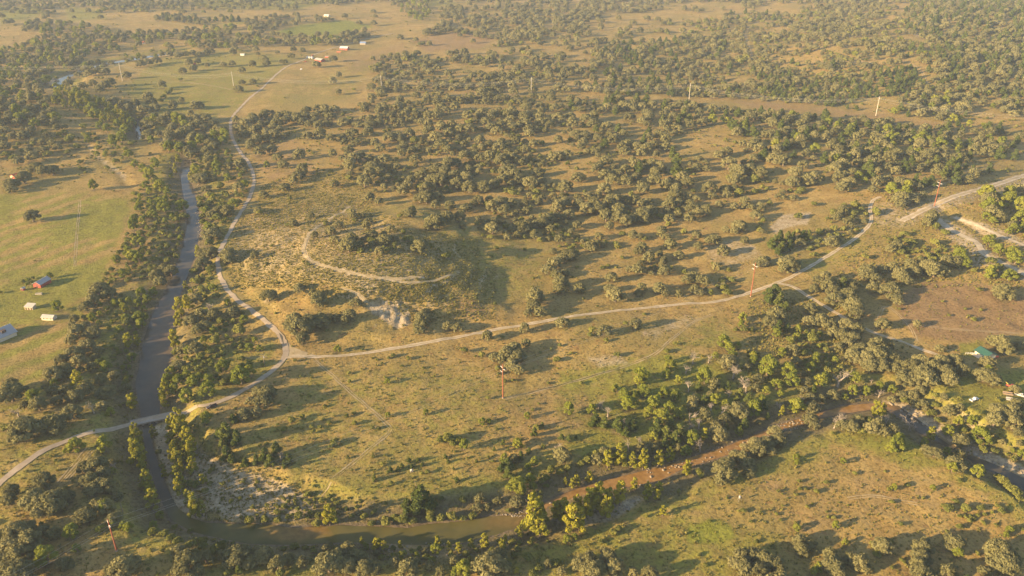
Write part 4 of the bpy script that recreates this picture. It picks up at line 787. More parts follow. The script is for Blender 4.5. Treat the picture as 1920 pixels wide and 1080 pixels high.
# woods too thick to place one by one: outline, share covered, kinds with weights, crown width (same units)
FILL = [
(0, 0, .95, 'ooooog', 55, "90,140 200,110 390,120 380,160 280,180 140,170"),
(0, 0, 1, 'ooooogg', 62, "60,260 200,210 330,170 480,120 560,140 700,180 900,170 1100,150 1300,140 1480,150 1500,190 1700,190 1850,180 1920,210 1920,240 1700,240 1500,250 1250,260 1100,260 1020,220 930,210 780,220 640,270 480,300 470,350 330,380 250,420 150,440 60,430 -200,430 -200,290"),
(0, 0, 1, 'ooog', 62, "-200,430 100,440 200,480 250,520 280,600 340,680 200,700 -200,690"),
(0, 0, .75, 'ooob', 66, "-200,720 350,700 420,760 330,830 250,870 100,890 -200,870"),
(0, 0, .95, 'oooo', 50, "440,0 1020,0 1000,30 900,40 760,40 640,50 560,30"),
(0, 0, .95, 'oooj', 50, "820,90 900,70 1000,60 1100,90 1160,130 1050,130 900,110 830,100"),
(0, 0, .8, 'oj', 45, "1150,100 1270,85 1370,95 1340,110 1200,110"),
(0, 0, .8, 'oo', 50, "1370,110 1450,90 1680,70 1680,130 1560,165 1400,150"),
(0, 0, .8, 'oo', 45, "1740,90 1840,100 1900,110 1760,120"), (0, 0, .8, 'oo', 45, "1820,0 1920,0 1920,30 1840,20"),
(0, 0, .4, 'ob', 40, "210,0 320,20 300,80 240,100"),
(0, 0, .9, 'ggy', 40, "300,470 420,500 520,560 700,640 740,690 640,680 520,640 400,600 320,560"),
(0, 0, 1, 'ooog', 75, "780,680 860,640 980,640 1100,620 1200,680 1250,720 1290,780 1200,830 1100,870 1000,870 900,830 800,760"),
(0, 0, .5, 'ggbb', 50, "480,600 640,620 740,760 760,900 720,1000 560,960 500,800 440,680"),
(0, 0, .9, 'ooo', 72, "1310,680 1400,640 1500,630 1650,640 1780,590 1830,580 1860,640 1870,700 1780,720 1700,700 1620,680 1570,720 1600,760 1560,810 1500,770 1440,790 1420,850 1370,830 1340,730"),
(0, 0, .45, 'bbgo', 46, "1080,880 1180,860 1290,830 1390,920 1420,1080 1080,1080"),
(0, 0, .5, 'gbb', 50, "760,900 900,940 980,1000 960,1080 780,1080"),
(640, 0, .9, 'oo', 50, "0,180 130,160 150,200 100,230 0,240"), (640, 0, .95, 'og', 50, "270,0 480,0 500,80 430,110 360,70 300,40"),
(640, 0, .85, 'oo', 50, "440,170 560,140 650,150 640,170 480,195"), (640, 0, .7, 'oo', 50, "560,20 680,40 720,120 640,100 560,80"),
(640, 0, .9, 'oo', 52, "660,100 760,80 830,120 890,150 830,180 700,140"),
(640, 0, .85, 'ooo', 50, "890,60 1130,30 1250,0 1920,0 1920,20 1700,60 1500,70 1420,100 1200,100 1120,140 1000,130 900,90"),
(640, 0, .75, 'ooj', 58, "1480,260 1920,260 1920,540 1480,520 1400,460 1500,380"), (640, 0, .8, 'ooj', 55, "1480,225 1920,215 1920,265 1480,270"),
(640, 0, .72, 'oooj', 66, "1280,540 1920,560 1920,760 1700,720 1560,640 1400,620 1300,600"),
(640, 0, .95, 'ooo', 75, "740,610 800,600 870,620 960,600 1000,630 1130,640 1190,700 1190,740 1080,750 940,740 850,750 830,700 780,650"),
(640, 0, .78, 'oooj', 78, "1300,720 1500,700 1700,720 1920,780 1920,1000 1700,960 1560,960 1430,900 1350,830"),
(640, 0, .75, 'ooo', 80, "1170,960 1300,920 1480,900 1600,960 1700,1000 1920,980 1920,1060 1700,1040 1500,1010 1300,1020"),
(640, 0, .48, 'ooob', 46, "150,330 300,300 560,330 900,290 1480,150 1480,1080 300,1080 60,1060 0,900 0,640 150,560"),
(1280, 0, .62, 'oob', 42, "0,120 700,40 1250,40 1250,330 800,600 0,560"),
(640, 0, .6, 'oo', 42, "560,30 900,20 1480,0 1480,150 900,230 560,160"),
(640, 0, .12, 'ob', 45, "300,200 1900,120 1900,540 900,560 200,560"),
(1280, 0, .97, 'ooj', 46, "1250,60 1300,0 2300,0 2300,640 1750,500 1500,380 1300,340 1460,240 1270,170 1230,100"),
(1280, 0, 1, 'jjj', 40, "390,380 560,380 660,420 830,430 1000,420 1150,400 1240,360 1330,380 1360,460 1240,520 1000,550 820,600 700,580 520,560 430,480"),  # cloud shade on this hill is put in as dark juniper crowns
(1280, 0, .85, 'ooj', 48, "0,190 180,190 420,200 600,180 640,190 480,220 230,250 0,250"),
(1280, 0, .75, 'oo', 45, "640,30 820,10 1180,0 1130,60 1080,120 1000,170 860,180 760,160 640,200 550,190 680,130 760,110 700,60"),
(1280, 0, .7, 'oo', 48, "640,210 800,190 1000,190 1060,220 960,260 800,270 700,260"),
(1280, 0, .72, 'ooj', 50, "0,260 250,270 600,240 620,280 780,290 700,330 560,350 350,400 200,350 0,300"),
(1280, 0, .8, 'oj', 40, "220,70 360,60 640,80 600,110 430,100 250,90"), (1280, 0, .7, 'oo', 45, "0,30 120,50 100,60 0,50"), (1280, 0, .8, 'oo', 45, "340,0 480,0 400,50 330,40"),
(1280, 0, .8, 'oooj', 60, "0,320 180,360 260,440 400,460 480,540 300,560 180,540 0,540"),
(1280, 0, .62, 'ojg', 46, "780,330 1000,270 1200,290 1280,240 1400,230 1560,300 1600,350 1300,350 1180,370 1100,330 820,320"),
(1280, 0, .6, 'oj', 45, "640,370 780,350 1100,350 1180,360 1060,400 900,390 700,380"),
(1280, 0, .75, 'oojg', 58, "1130,600 1300,580 1450,540 1580,480 1750,520 2300,640 2300,760 1920,680 1760,710 1640,700 1480,690 1250,650"),
(1280, 0, .6, 'jb', 45, "830,590 1000,580 1100,590 960,606 840,602"),
(1280, 0, .85, 'ooooogjj', 74, "0,570 250,590 280,620 560,610 640,640 820,640 960,660 1160,670 1230,690 1640,710 1760,720 1900,760 1890,900 1700,980 1480,1040 1200,1050 1100,1000 1010,930 860,900 640,880 520,880 380,900 330,800 250,680 120,700 50,720 0,680"),
(1280, 0, .8, 'ooog', 82, "840,930 960,930 1080,980 1200,1030 1400,1040 1360,1080 860,1080"),
(1280, 0, .3, 'bob', 50, "250,880 860,900 1000,1080 0,1080 0,900"),
(1280, 360, .9, 'ogg', 72, "1680,0 2250,-60 2250,330 1830,270 1740,200 1690,130"),
(1280, 360, .35, 'bbo', 46, "650,130 950,60 1050,100 1030,200 860,280 700,340 640,250"),
(1280, 360, .4, 'bb', 40, "1150,260 1560,180 1600,380 1400,380 1160,400"),
(1280, 360, .4, 'bob', 50, "0,80 450,60 470,420 400,560 0,600"),
(1280, 360, .8, 'ggod', 78, "0,920 300,900 640,1000 900,1010 1000,1040 1200,1080 0,1080"),
(1280, 360, .5, 'bbg', 46, "640,760 760,760 900,1000 700,1000 640,900"),
(1280, 360, .5, 'bog', 60, "1500,960 1920,1000 1920,1080 1540,1080"),
(1280, 720, .9, 'ggoojd', 80, "0,0 1200,0 1190,100 1000,110 720,170 560,210 430,250 240,300 0,390"),
(1280, 720, .7, 'obg', 62, "1210,0 1440,0 1500,100 1560,200 1650,330 1600,340 1440,250 1330,160 1220,110"),
(1280, 720, .5, 'bbg', 40, "840,230 1180,260 1210,280 1000,290 860,260"),
(0, 360, .75, 'bbbg', 50, "740,0 1020,0 1040,200 1000,370 930,520 860,540 600,540 560,500 640,370 700,250 760,100"),
(0, 360, .68, 'bbgg', 52, "560,540 900,560 840,680 790,820 770,960 750,1080 560,1080 580,900 620,720"),
(0, 360, .8, 'oog', 68, "420,640 560,620 600,700 540,800 560,900 520,1080 260,1080 300,960 380,800"),
(0, 360, .66, 'bbbg', 50, "1110,0 1260,0 1400,-30 1300,140 1230,300 1190,440 1230,560 1330,700 1480,760 1500,860 1300,1080 960,1080 980,900 1010,760 1040,600 1110,420 1140,220"),
(0, 720, .8, 'oog', 90, "0,0 740,0 700,140 500,170 420,170 300,130 150,130 0,130"),
(0, 720, .7, 'ogo', 80, "430,420 640,420 690,600 640,680 560,700 440,600"),
(0, 720, .6, 'oog', 95, "-200,780 420,800 380,1000 200,1080 -200,1080"),
(0, 720, .55, 'obb', 60, "960,900 1150,860 1400,920 1900,900 1920,940 1500,930 1100,960"),
(640, 720, .75, 'bbgo', 56, "0,900 500,920 900,930 1000,960 800,1000 300,980 0,950"),
(640, 360, .34, 'boo', 54, "0,0 1900,0 1900,240 1200,260 800,250 300,330 0,340"),
(640, 360, .14, 'bbo', 46, "1100,260 1900,260 1900,600 1500,640 1380,500"),
(1280, 720, .5, 'bob', 60, "640,930 1250,880 1500,900 1500,1080 640,1080"),
(-800, 300, .35, 'ooog', 100, "0,100 1800,100 2000,900 2000,1400 2100,2500 0,2500"),
(1280, 720, .7, 'bbog', 50, "1340,150 1480,200 1640,330 1800,400 1920,440 1920,330 1700,230 1560,120 1440,100"),
(0, 0, .6, 'oob', 42, "-100,-20 1920,-40 1920,20 1300,60 900,70 400,60 -100,80"),
(640, 0, .7, 'oo', 40, "0,-60 1920,-60 1920,10 0,10"), (1280, 0, .7, 'ooj', 40, "0,-60 2200,-60 2200,10 0,10"),
(0, 0, .55, 'obg', 44, "60,430 330,400 700,300 960,270 1000,300 760,330 480,400 300,480 200,480"),
(1280, 0, .85, 'ooj', 46, "1340,370 1500,380 1750,500 1600,560 1450,545 1300,590 1220,585 1240,525 1360,460"),
(0, 720, .55, 'bb', 44, "1480,660 1760,600 1900,640 1900,740 1560,760"),
(0, 1095, .25, 'oog', 150, "0,0 2400,0 2400,200 0,300"),
(1280, 1095, .25, 'oog', 150, "0,0 1900,0 1900,250 0,250"),
]
KINDC = {'o': 'oak', 'j': 'juniper', 'g': 'green', 'b': 'bush', 'y': 'river', 'd': 'dead'}
ASP = {'oak': .74, 'juniper': .95, 'green': .92, 'bush': .72, 'river': 1.35, 'dead': .95}
T = []                                     # px, py, width px, kind, placed by hand
for k, ox, oy, s in PTS:
    for q in s.split():
        a, b, w = [float(v) for v in q.split(',')]
        T.append((ox + a / 3, oy + b / 3, w / 3 * ((1.3 if k == 'river' else 1.0 if w < 45 and k in ('bush', 'juniper') else 1.06) if oy > 0 else 1.12), k, 1))
T = np.array([(a, b, c, list(ASP).index(k), m) for a, b, c, k, m in T])
KL = list(ASP)
def stand(px, py, wpx, ki, cap=16.5):
    """crown centre and width in the photo -> foot of the tree and crown width in metres"""
    asp = np.array([ASP[k] for k in KL])[ki.astype(int)]
    x, y, z = ground(px, py); dep = project(x, y, z)[2]; wm = np.minimum(wpx * dep / FPX, cap)
    x, y, z = ground(px, py, 0.5 * asp * wm)
    return x, y, z, wm
X, Y, Z, WM = stand(T[:, 0], T[:, 1], T[:, 2], T[:, 3])
trees = [list(v) for v in zip(X, Y, Z, WM, T[:, 3].astype(int), T[:, 4])]
# filled woods
cell = {}
def occ_add(x, y, r): cell.setdefault((int(x // 12), int(y // 12)), []).append((x, y, r))
def occ_free(x, y, r, k):
    ci, cj = int(x // 12), int(y // 12)
    for i in (-1, 0, 1):
        for j in (-1, 0, 1):
            for (a, b, q) in cell.get((ci + i, cj + j), ()):
                if (a - x) ** 2 + (b - y) ** 2 < (k * (r + q)) ** 2: return False
    return True
for t in trees: occ_add(t[0], t[1], t[3] / 2)
def near_road(x, y, m=1.5):
    d = np.full(x.shape, 1e9)
    for L, w in ROADPX:
        mm = (x > L[:, 0].min() - 20) & (x < L[:, 0].max() + 20) & (y > L[:, 1].min() - 20) & (y < L[:, 1].max() + 20)
        if mm.any(): d[mm] = np.minimum(d[mm], seg_dist(x[mm], y[mm], L[::2], False) - w / 2)
    return d
for ox, oy, den, kinds, w, s in FILL:
    P = np.array([[float(v) for v in q.split(',')] for q in s.split()]) / 3 + (ox, oy)
    x0, y0 = P.min(0); x1, y1 = P.max(0); wpx = w / 3
    n = int((x1 - x0) * (y1 - y0) / (wpx * wpx * .35) * 3) + 8
    px = rng.uniform(x0, x1, n); py = rng.uniform(y0, y1, n); m = inside(px, py, P)
    px, py = px[m], py[m]
    if not len(px): continue
    ki = np.array([KL.index(KINDC[kinds[i]]) for i in rng.integers(0, len(kinds), len(px))])
    ww = wpx * (.88 if oy < 300 else 1) * rng.lognormal(0, .32, len(px)) * np.where(ki == KL.index('bush'), .75, 1)
    # a wood is seen edge-on: the same crowns look wider apart in depth, so sizes follow the depth inside the outline
    x, y, z, wm = stand(px, py, ww, ki, 15)
    rd = near_road(x, y); dwt = dwater(x, y); clump = fbm(x / 38, y / 38, 61, 2)
    for i in range(len(px)):
        if rd[i] < wm[i] * .35 + .5 or dwt[i] < 1.5: continue
        if den < .9 and clump[i] * .55 + .5 > den + rng.uniform(-.15, .15): continue
        if not occ_free(x[i], y[i], wm[i] / 2, .70 if den > .8 else .85): continue
        occ_add(x[i], y[i], wm[i] / 2); trees.append([x[i], y[i], z[i], wm[i], int(ki[i]), 0])
# loose low shrubs over the open ground
n = 13500; px = rng.uniform(-60, 1980, n); py = np.where(np.arange(n) < 5200, rng.uniform(60, 1080, n), rng.uniform(0, 330, n))
x, y, z = ground(px, py); rd = near_road(x, y); dwt = dwater(x, y); cl = fbm(x / 60, y / 60, 88, 2)
meadow = np.zeros(n)
for P in ([(-80,362),(150,362),(243,380),(190,525),(120,660),(60,770),(-80,770)], [(430,230),(500,150),(720,70),(760,150),(640,215),(470,215)], [(1690,540),(1930,540),(1930,640),(1720,630)], [(760,60),(940,60),(890,100),(780,100)], [(510,40),(700,40),(640,66),(510,66)], [(320,150),(420,110),(500,110),(430,220),(320,220)]):
    meadow = np.maximum(meadow, inside(px, py, P))
for i in range(n):
    if meadow[i] and rng.random() > .03: continue
    if rd[i] < 2 or dwt[i] < 2 or cl[i] < -.15 + rng.normal(0, .3): continue
    w = float(np.clip(rng.lognormal(.35, .4), .8, 3.2))
    if i >= 5200: w *= 1.9
    if occ_free(x[i], y[i], w / 2, .9): occ_add(x[i], y[i], w / 2); trees.append([x[i], y[i], z[i], w, KL.index('bush'), 0])
A = np.array(trees)
ok = (dwater(A[:, 0], A[:, 1]) > 0.3) & (near_road(A[:, 0], A[:, 1]) > A[:, 3] * .22)
bpx, bpy_, _ = project(A[:, 0], A[:, 1], A[:, 2])
strip = inside(bpx, bpy_, np.array([(1180,178),(1300,184),(1500,195),(1640,211),(1790,236),(1800,246),(1640,222),(1500,205),(1300,193),(1180,184)], float))
A = A[ok & ~strip]
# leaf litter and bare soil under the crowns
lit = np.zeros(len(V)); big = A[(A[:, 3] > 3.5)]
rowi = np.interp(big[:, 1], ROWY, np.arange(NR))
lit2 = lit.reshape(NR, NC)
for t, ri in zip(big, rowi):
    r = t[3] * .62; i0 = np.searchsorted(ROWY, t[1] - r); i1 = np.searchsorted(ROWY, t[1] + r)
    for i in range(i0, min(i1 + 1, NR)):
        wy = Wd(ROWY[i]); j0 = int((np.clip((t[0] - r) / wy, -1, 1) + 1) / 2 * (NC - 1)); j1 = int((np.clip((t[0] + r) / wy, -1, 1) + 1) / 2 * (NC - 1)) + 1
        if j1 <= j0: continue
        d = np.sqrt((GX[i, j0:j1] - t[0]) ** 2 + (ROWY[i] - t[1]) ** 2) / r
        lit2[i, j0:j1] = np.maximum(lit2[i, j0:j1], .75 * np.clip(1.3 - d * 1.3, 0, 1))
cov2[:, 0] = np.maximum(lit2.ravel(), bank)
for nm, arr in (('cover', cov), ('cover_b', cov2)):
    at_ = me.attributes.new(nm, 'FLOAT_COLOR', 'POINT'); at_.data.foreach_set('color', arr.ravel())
tag(link('ground', me), 'rolling ranch land of gold grass and pale limestone', kind='structure')

# ------------------------------------------------------------------ tree shapes (unit crown width, foot at the origin)
def quad_sphere(k=2):
    V = []; Q = []; idx = {}
    def vid(p):
        p = tuple(np.round(p, 6)); 
        if p not in idx: idx[p] = len(V); V.append(p)
        return idx[p]
    g = np.linspace(-1, 1, k + 1)
    for ax in range(3):
        for s in (-1, 1):
            for i in range(k):
                for j in range(k):
                    c = []
                    for a, b in ((i, j), (i + 1, j), (i + 1, j + 1), (i, j + 1)):
                        p = [0, 0, 0]; p[ax] = s; p[(ax + 1) % 3] = g[a]; p[(ax + 2) % 3] = g[b]; c.append(vid(p))
                    Q.append(c if s > 0 else c[::-1])
    V = np.array(V); return V / np.linalg.norm(V, axis=1)[:, None], np.array(Q)
QS = {1: quad_sphere(1), 2: quad_sphere(2)}
def lobes(kind, r):
    a = ASP[kind]; L = []
    if kind == 'oak':
        n = r.integers(11, 16)
        for i in range(n):
            rad = .36 * math.sqrt((i + .4) / n) * r.uniform(.85, 1.1); th = i * 2.4 + r.uniform(-.4, .4); lr = r.uniform(.12, .19)
            L.append((rad * math.cos(th), rad * math.sin(th), a - lr - (rad / .36) ** 2 * a * .42 * r.uniform(.6, 1.1), lr, lr * r.uniform(.8, 1.0)))
        for i in range(6):
            th = i * 1.05 + r.uniform(-.3, .3); L.append((.33 * math.cos(th), .33 * math.sin(th), a * .32 * r.uniform(.8, 1.2), r.uniform(.12, .16), .12))
    elif kind == 'green':
        n = r.integers(10, 14)
        for i in range(n):
            rad = .36 * math.sqrt((i + .3) / n) * r.uniform(.7, 1.1); th = i * 2.4 + r.uniform(-.5, .5); lr = r.uniform(.10, .17)
            L.append((rad * math.cos(th), rad * math.sin(th), a - lr - (rad / .36) ** 1.6 * a * .55 * r.uniform(.5, 1.2), lr, lr * r.uniform(.9, 1.2)))
        for i in range(4):
            th = i * 1.6 + r.uniform(-.4, .4); L.append((.26 * math.cos(th), .26 * math.sin(th), a * .28, .13, .13))
    elif kind == 'river':
        n = r.integers(12, 16)
        for i in range(n):
            t = i / (n - 1); rad = r.uniform(.08, .30) * (1 - .75 * max(0, t - .35)); th = i * 2.4; lr = r.uniform(.11, .17) * (1.1 - .4 * t)
            L.append((rad * math.cos(th), rad * math.sin(th), a * (.16 + .76 * t), lr, lr * r.uniform(1.0, 1.5)))
    elif kind == 'juniper':
        n = r.integers(9, 13)
        for i in range(n):
            t = i / (n - 1); rad = r.uniform(.12, .34) * (1 - .85 * t); th = i * 2.4; lr = r.uniform(.14, .2) * (1.1 - .45 * t)
            L.append((rad * math.cos(th), rad * math.sin(th), a * (.14 + .68 * t), lr, lr * r.uniform(.95, 1.3)))
    else:
        n = r.integers(6, 9)
        for i in range(n):
            rad = .32 * math.sqrt(i / n) * r.uniform(.7, 1.1); th = i * 2.4 + r.uniform(-.5, .5); lr = r.uniform(.16, .24)
            L.append((rad * math.cos(th), rad * math.sin(th), a * r.uniform(.38, .62) - (rad / .32) * .12, lr, lr * .9))
    return np.array(L)
def crown(kind, seed, nleaf, leaf, core=2, cored=.78):
    r = np.random.default_rng(seed); L = lobes(kind, r); VV = []; QQ = []; b = 0
    qv, qq = QS[core]
    for l in L:
        v = qv * (1 + r.uniform(-.22, .16, (len(qv), 1))) * np.array([l[3], l[3], l[4]]) * cored + l[:3]
        v[:, 2] = np.maximum(v[:, 2], .015); VV.append(v); QQ.append(qq + b); b += len(v)
    p = L[:, 3] ** 2; p = p / p.sum(); li = r.choice(len(L), nleaf * 2, p=p)
    d = r.normal(size=(nleaf * 2, 3)); d[:, 2] = np.where(d[:, 2] < -.25, -d[:, 2] * .6, d[:, 2]); d /= np.linalg.norm(d, axis=1)[:, None]
    pos = L[li, :3] + d * L[li, 3:4] * np.stack([np.ones(len(li)), np.ones(len(li)), L[li, 4] / L[li, 3]], 1) * r.uniform(.82, 1.12, (len(li), 1))
    keep = np.ones(len(li), bool)
    for k, l in enumerate(L):
        dd = np.linalg.norm((pos - l[:3]) / np.array([l[3], l[3], l[4]]), axis=1); keep &= (dd > .8) | (li == k)
    pos, d = pos[keep][:nleaf], d[keep][:nleaf]
    nrm = d + r.normal(0, .55, d.shape); nrm /= np.linalg.norm(nrm, axis=1)[:, None]
    t = np.cross(nrm, r.normal(size=nrm.shape)); t /= np.linalg.norm(t, axis=1)[:, None] + 1e-9; u = np.cross(nrm, t)
    s = leaf * r.uniform(.6, 1.25, (len(pos), 1)); e = r.uniform(.55, 1.0, (len(pos), 1))
    c = np.stack([pos - t * s - u * s * e, pos + t * s * .8 - u * s * e * .7, pos + t * s + u * s * e, pos - t * s * .7 + u * s * e * .9], 1)
    c[:, :, 2] = np.maximum(c[:, :, 2], .01)
    VV.append(c.reshape(-1, 3)); QQ.append(np.arange(len(pos) * 4).reshape(-1, 4) + b)
    return np.vstack(VV), np.vstack(QQ)
def trunk_mesh(kind, seed):
    r = random.Random(seed); a = ASP[kind]; mb = MB(); th = {'oak': .045, 'green': .03, 'river': .03, 'juniper': .03, 'bush': .02}[kind]
    top = a * (.75 if kind in ('river', 'juniper') else .32)
    mb.tube([(0, 0, -.04), (r.uniform(-.02, .02), r.uniform(-.02, .02), top * .5), (r.uniform(-.03, .03), r.uniform(-.03, .03), top)], [th * 1.3, th, th * .6], 7)
    for k in range(5):
        t = k * 1.257 + r.uniform(-.3, .3); z0 = top * r.uniform(.55, .95)
        mb.tube([(0, 0, z0), (.13 * math.cos(t), .13 * math.sin(t), z0 + .09 * a + .04), (.28 * math.cos(t), .28 * math.sin(t), z0 + .24 * a)], [th * .55, th * .38, th * .15], 5)
    return mb.mesh(kind + '_trunk', M['bark'])
def dead_mesh(seed):
    r = random.Random(seed); mb = MB()
    def grow(p, d, l, rad, n):
        q = p + d * l * .5 + Vector((r.uniform(-.06, .06), r.uniform(-.06, .06), r.uniform(-.02, .05))) * l; e = p + d * l
        mb.tube([p, q, e], [rad, rad * .8, rad * .55], 5 if n > 1 else 3)
        if n == 0: return
        for k in range(r.choice((2, 3, 3))):
            nd = (d + Vector((r.uniform(-1, 1), r.uniform(-1, 1), r.uniform(-.35, .5))) * 1.15).normalized(); grow(e if k else q, nd, l * r.uniform(.6, .85), rad * .6, n - 1)
    grow(Vector((0, 0, -.03)), Vector((r.uniform(-.1, .1), r.uniform(-.1, .1), 1)).normalized(), .26, .045, 5)
    return mb
NV = {'oak': 7, 'green': 5, 'river': 5, 'juniper': 4, 'bush': 5}
LEAF = {'oak': (1500, .030), 'green': (1000, .030), 'river': (1000, .034), 'juniper': (1000, .030), 'bush': (320, .055)}
CR = {}; TK = {}
for k, n in NV.items():
    CR[k] = []; TK[k] = []
    for i in range(n):
        v, q = crown(k, 100 + i * 7 + len(k), *LEAF[k]); CR[k].append(mesh_np(k + '_crown', v, q, M[k])); TK[k].append(trunk_mesh(k, i))
DEAD = [dead_mesh(40 + i).mesh('dead_branches', M['deadwood']) for i in range(4)]

# ------------------------------------------------------------------ which trees are things of their own
PX, PY, DP = project(A[:, 0], A[:, 1], A[:, 2] + .4 * A[:, 3]); SZ = A[:, 3] * FPX / DP
inview = (PX > 4) & (PX < 1916) & (PY > 4) & (PY < 1076)
NAME = {'oak': 'oak_tree', 'green': 'mesquite_tree', 'river': 'cypress_tree', 'juniper': 'juniper_tree', 'bush': 'shrub', 'dead': 'dead_tree'}
WORD = {'oak': 'grey-green oak', 'green': 'light green tree', 'river': 'yellow riverside tree', 'juniper': 'dark green juniper', 'bush': 'low shrub', 'dead': 'bare dead tree'}
CATG = {'oak': 'oak', 'green': 'tree', 'river': 'tree', 'juniper': 'juniper', 'bush': 'shrub', 'dead': 'dead tree'}
GRP = {'oak': 'oaks of the savanna', 'green': 'light green trees', 'river': 'yellow trees lining the river', 'juniper': 'dark junipers', 'bush': 'shrubs dotting the pasture', 'dead': 'bare dead trees'}
MARKS = [(80,532,'the red barn'),(93,598,'the white shed'),(10,625,'the grey roofed house'),(1848,662,'the green roofed cabin'),(397,764,'the dark pickup'),(290,790,'the low bridge'),(535,660,'the road fork'),(943,740,'the pasture pole'),(1407,550,'the trackside pole'),(1460,531,'the track fork'),(1751,385,'the hill track pole'),(219,1030,'the south bank pole'),(735,590,'the white cliff'),(690,470,'the bare knoll'),(1640,385,'the track end'),(1800,590,'the brown field'),(1890,735,'the junk yard'),(1670,765,'the river bend'),(1330,1000,'the lush green patch'),(1386,938,'the grey feeder'),(772,884,'the pale feed box'),(545,1003,'the sandbar'),(1060,970,'the stony island'),(350,900,'the gravel bar'),(1240,870,'the stony riffle'),(496,680,'the wooden pole'),(270,680,'the wide river reach'),(350,330,'the upper river'),(475,340,'the road bend'),(60,405,'the meadow shade oak'),(1500,1060,'the bottom edge grove'),(880,1060,'the bottom bank'),(1450,870,'the wooded bank'),(1600,820,'the peninsula tip'),(1300,700,'the bright green wood'),(1480,415,'the white outcrop'),(1150,400,'the middle grove'),(1000,600,'the trackside oaks'),(646,92,'the white roofed barn'),(600,114,'the long red barn'),(1292,180,'the strip pole'),(1642,210,'the tall pale pole'),(996,170,'the grove pole'),(716,165,'the savanna edge pole'),(438,155,'the meadow pole'),(1830,470,'the pale wash'),(1250,300,'the dense oak wood'),(1560,300,'the hillside wood'),(800,300,'the open oak glade'),(560,300,'the roadside grove'),(130,140,'the far river'),(1850,900,'the lower river reach'),(1750,1000,'the corner grove'),(30,860,'the west road'),(120,960,'the shaded oak grove'),(1100,480,'the golden slope')]
MK = np.array([(m[0], m[1]) for m in MARKS])
ONES = ['first', 'second', 'third', 'fourth', 'fifth', 'sixth', 'seventh', 'eighth', 'ninth']
ORD = ['nearest'] + ONES[1:] + ['tenth', 'eleventh', 'twelfth', 'thirteenth', 'fourteenth', 'fifteenth', 'sixteenth', 'seventeenth', 'eighteenth', 'nineteenth']
for tens, tenth in (('twenty', 'twentieth'), ('thirty', 'thirtieth'), ('forty', 'fortieth'), ('fifty', 'fiftieth'), ('sixty', 'sixtieth'), ('seventy', 'seventieth')): ORD += [tenth] + [tens + '-' + s for s in ONES]
single = []
for ki, k in enumerate(KL):
    idx = np.where((A[:, 4] == ki) & inview)[0]
    idx = idx[np.argsort(-(SZ[idx] + 6 * A[idx, 5]))][:295]; single += list(idx)
single = np.array(single); issingle = np.zeros(len(A), bool); issingle[single] = True
bucket = {}
for i in single:
    d2 = ((MK - (PX[i], PY[i])) ** 2).sum(1); m = int(d2.argmin()); dx, dy = PX[i] - MK[m][0], PY[i] - MK[m][1]
    side = ('right of' if dx > 0 else 'left of') if abs(dx) > 1.2 * abs(dy) else ('in front of' if dy > 0 else 'beyond')
    bucket.setdefault((int(A[i, 4]), m, side), []).append((d2[m], i))
lab = {}
for (ki, m, side), lst in bucket.items():
    lst.sort()
    for j, (_, i) in enumerate(lst):
        s = SZ[i]; size = 'broad' if s > 42 else 'sizeable' if s > 28 else 'small' if s > 14 else 'tiny'
        lab[i] = f"{size} {WORD[KL[ki]]}, " + (f"{ORD[j]} of its kind {side} {MARKS[m][2]}" if len(lst) > 1 else f"only one of its kind {side} {MARKS[m][2]}")
for i in single:
    x, y, z, w, ki, hand = A[i]; k = KL[int(ki)]; rz = float(rng.uniform(0, 6.28)); sh = float(rng.uniform(.85, 1.15))
    if k == 'dead':
        w *= 1.25; e = empty(NAME[k], (x, y, z), rz, (w, w, w * sh)); tag(e, lab[i], CATG[k], GRP[k])
        link('branches', DEAD[i % len(DEAD)], e); continue
    v = int(rng.integers(0, NV[k])); e = empty(NAME[k], (x, y, z), rz, (w * rng.uniform(.84, 1.18), w * rng.uniform(.84, 1.18), w * sh)); tag(e, lab[i], CATG[k], GRP[k])
    link('trunk', TK[k][v], e); link('crown', CR[k][v], e)

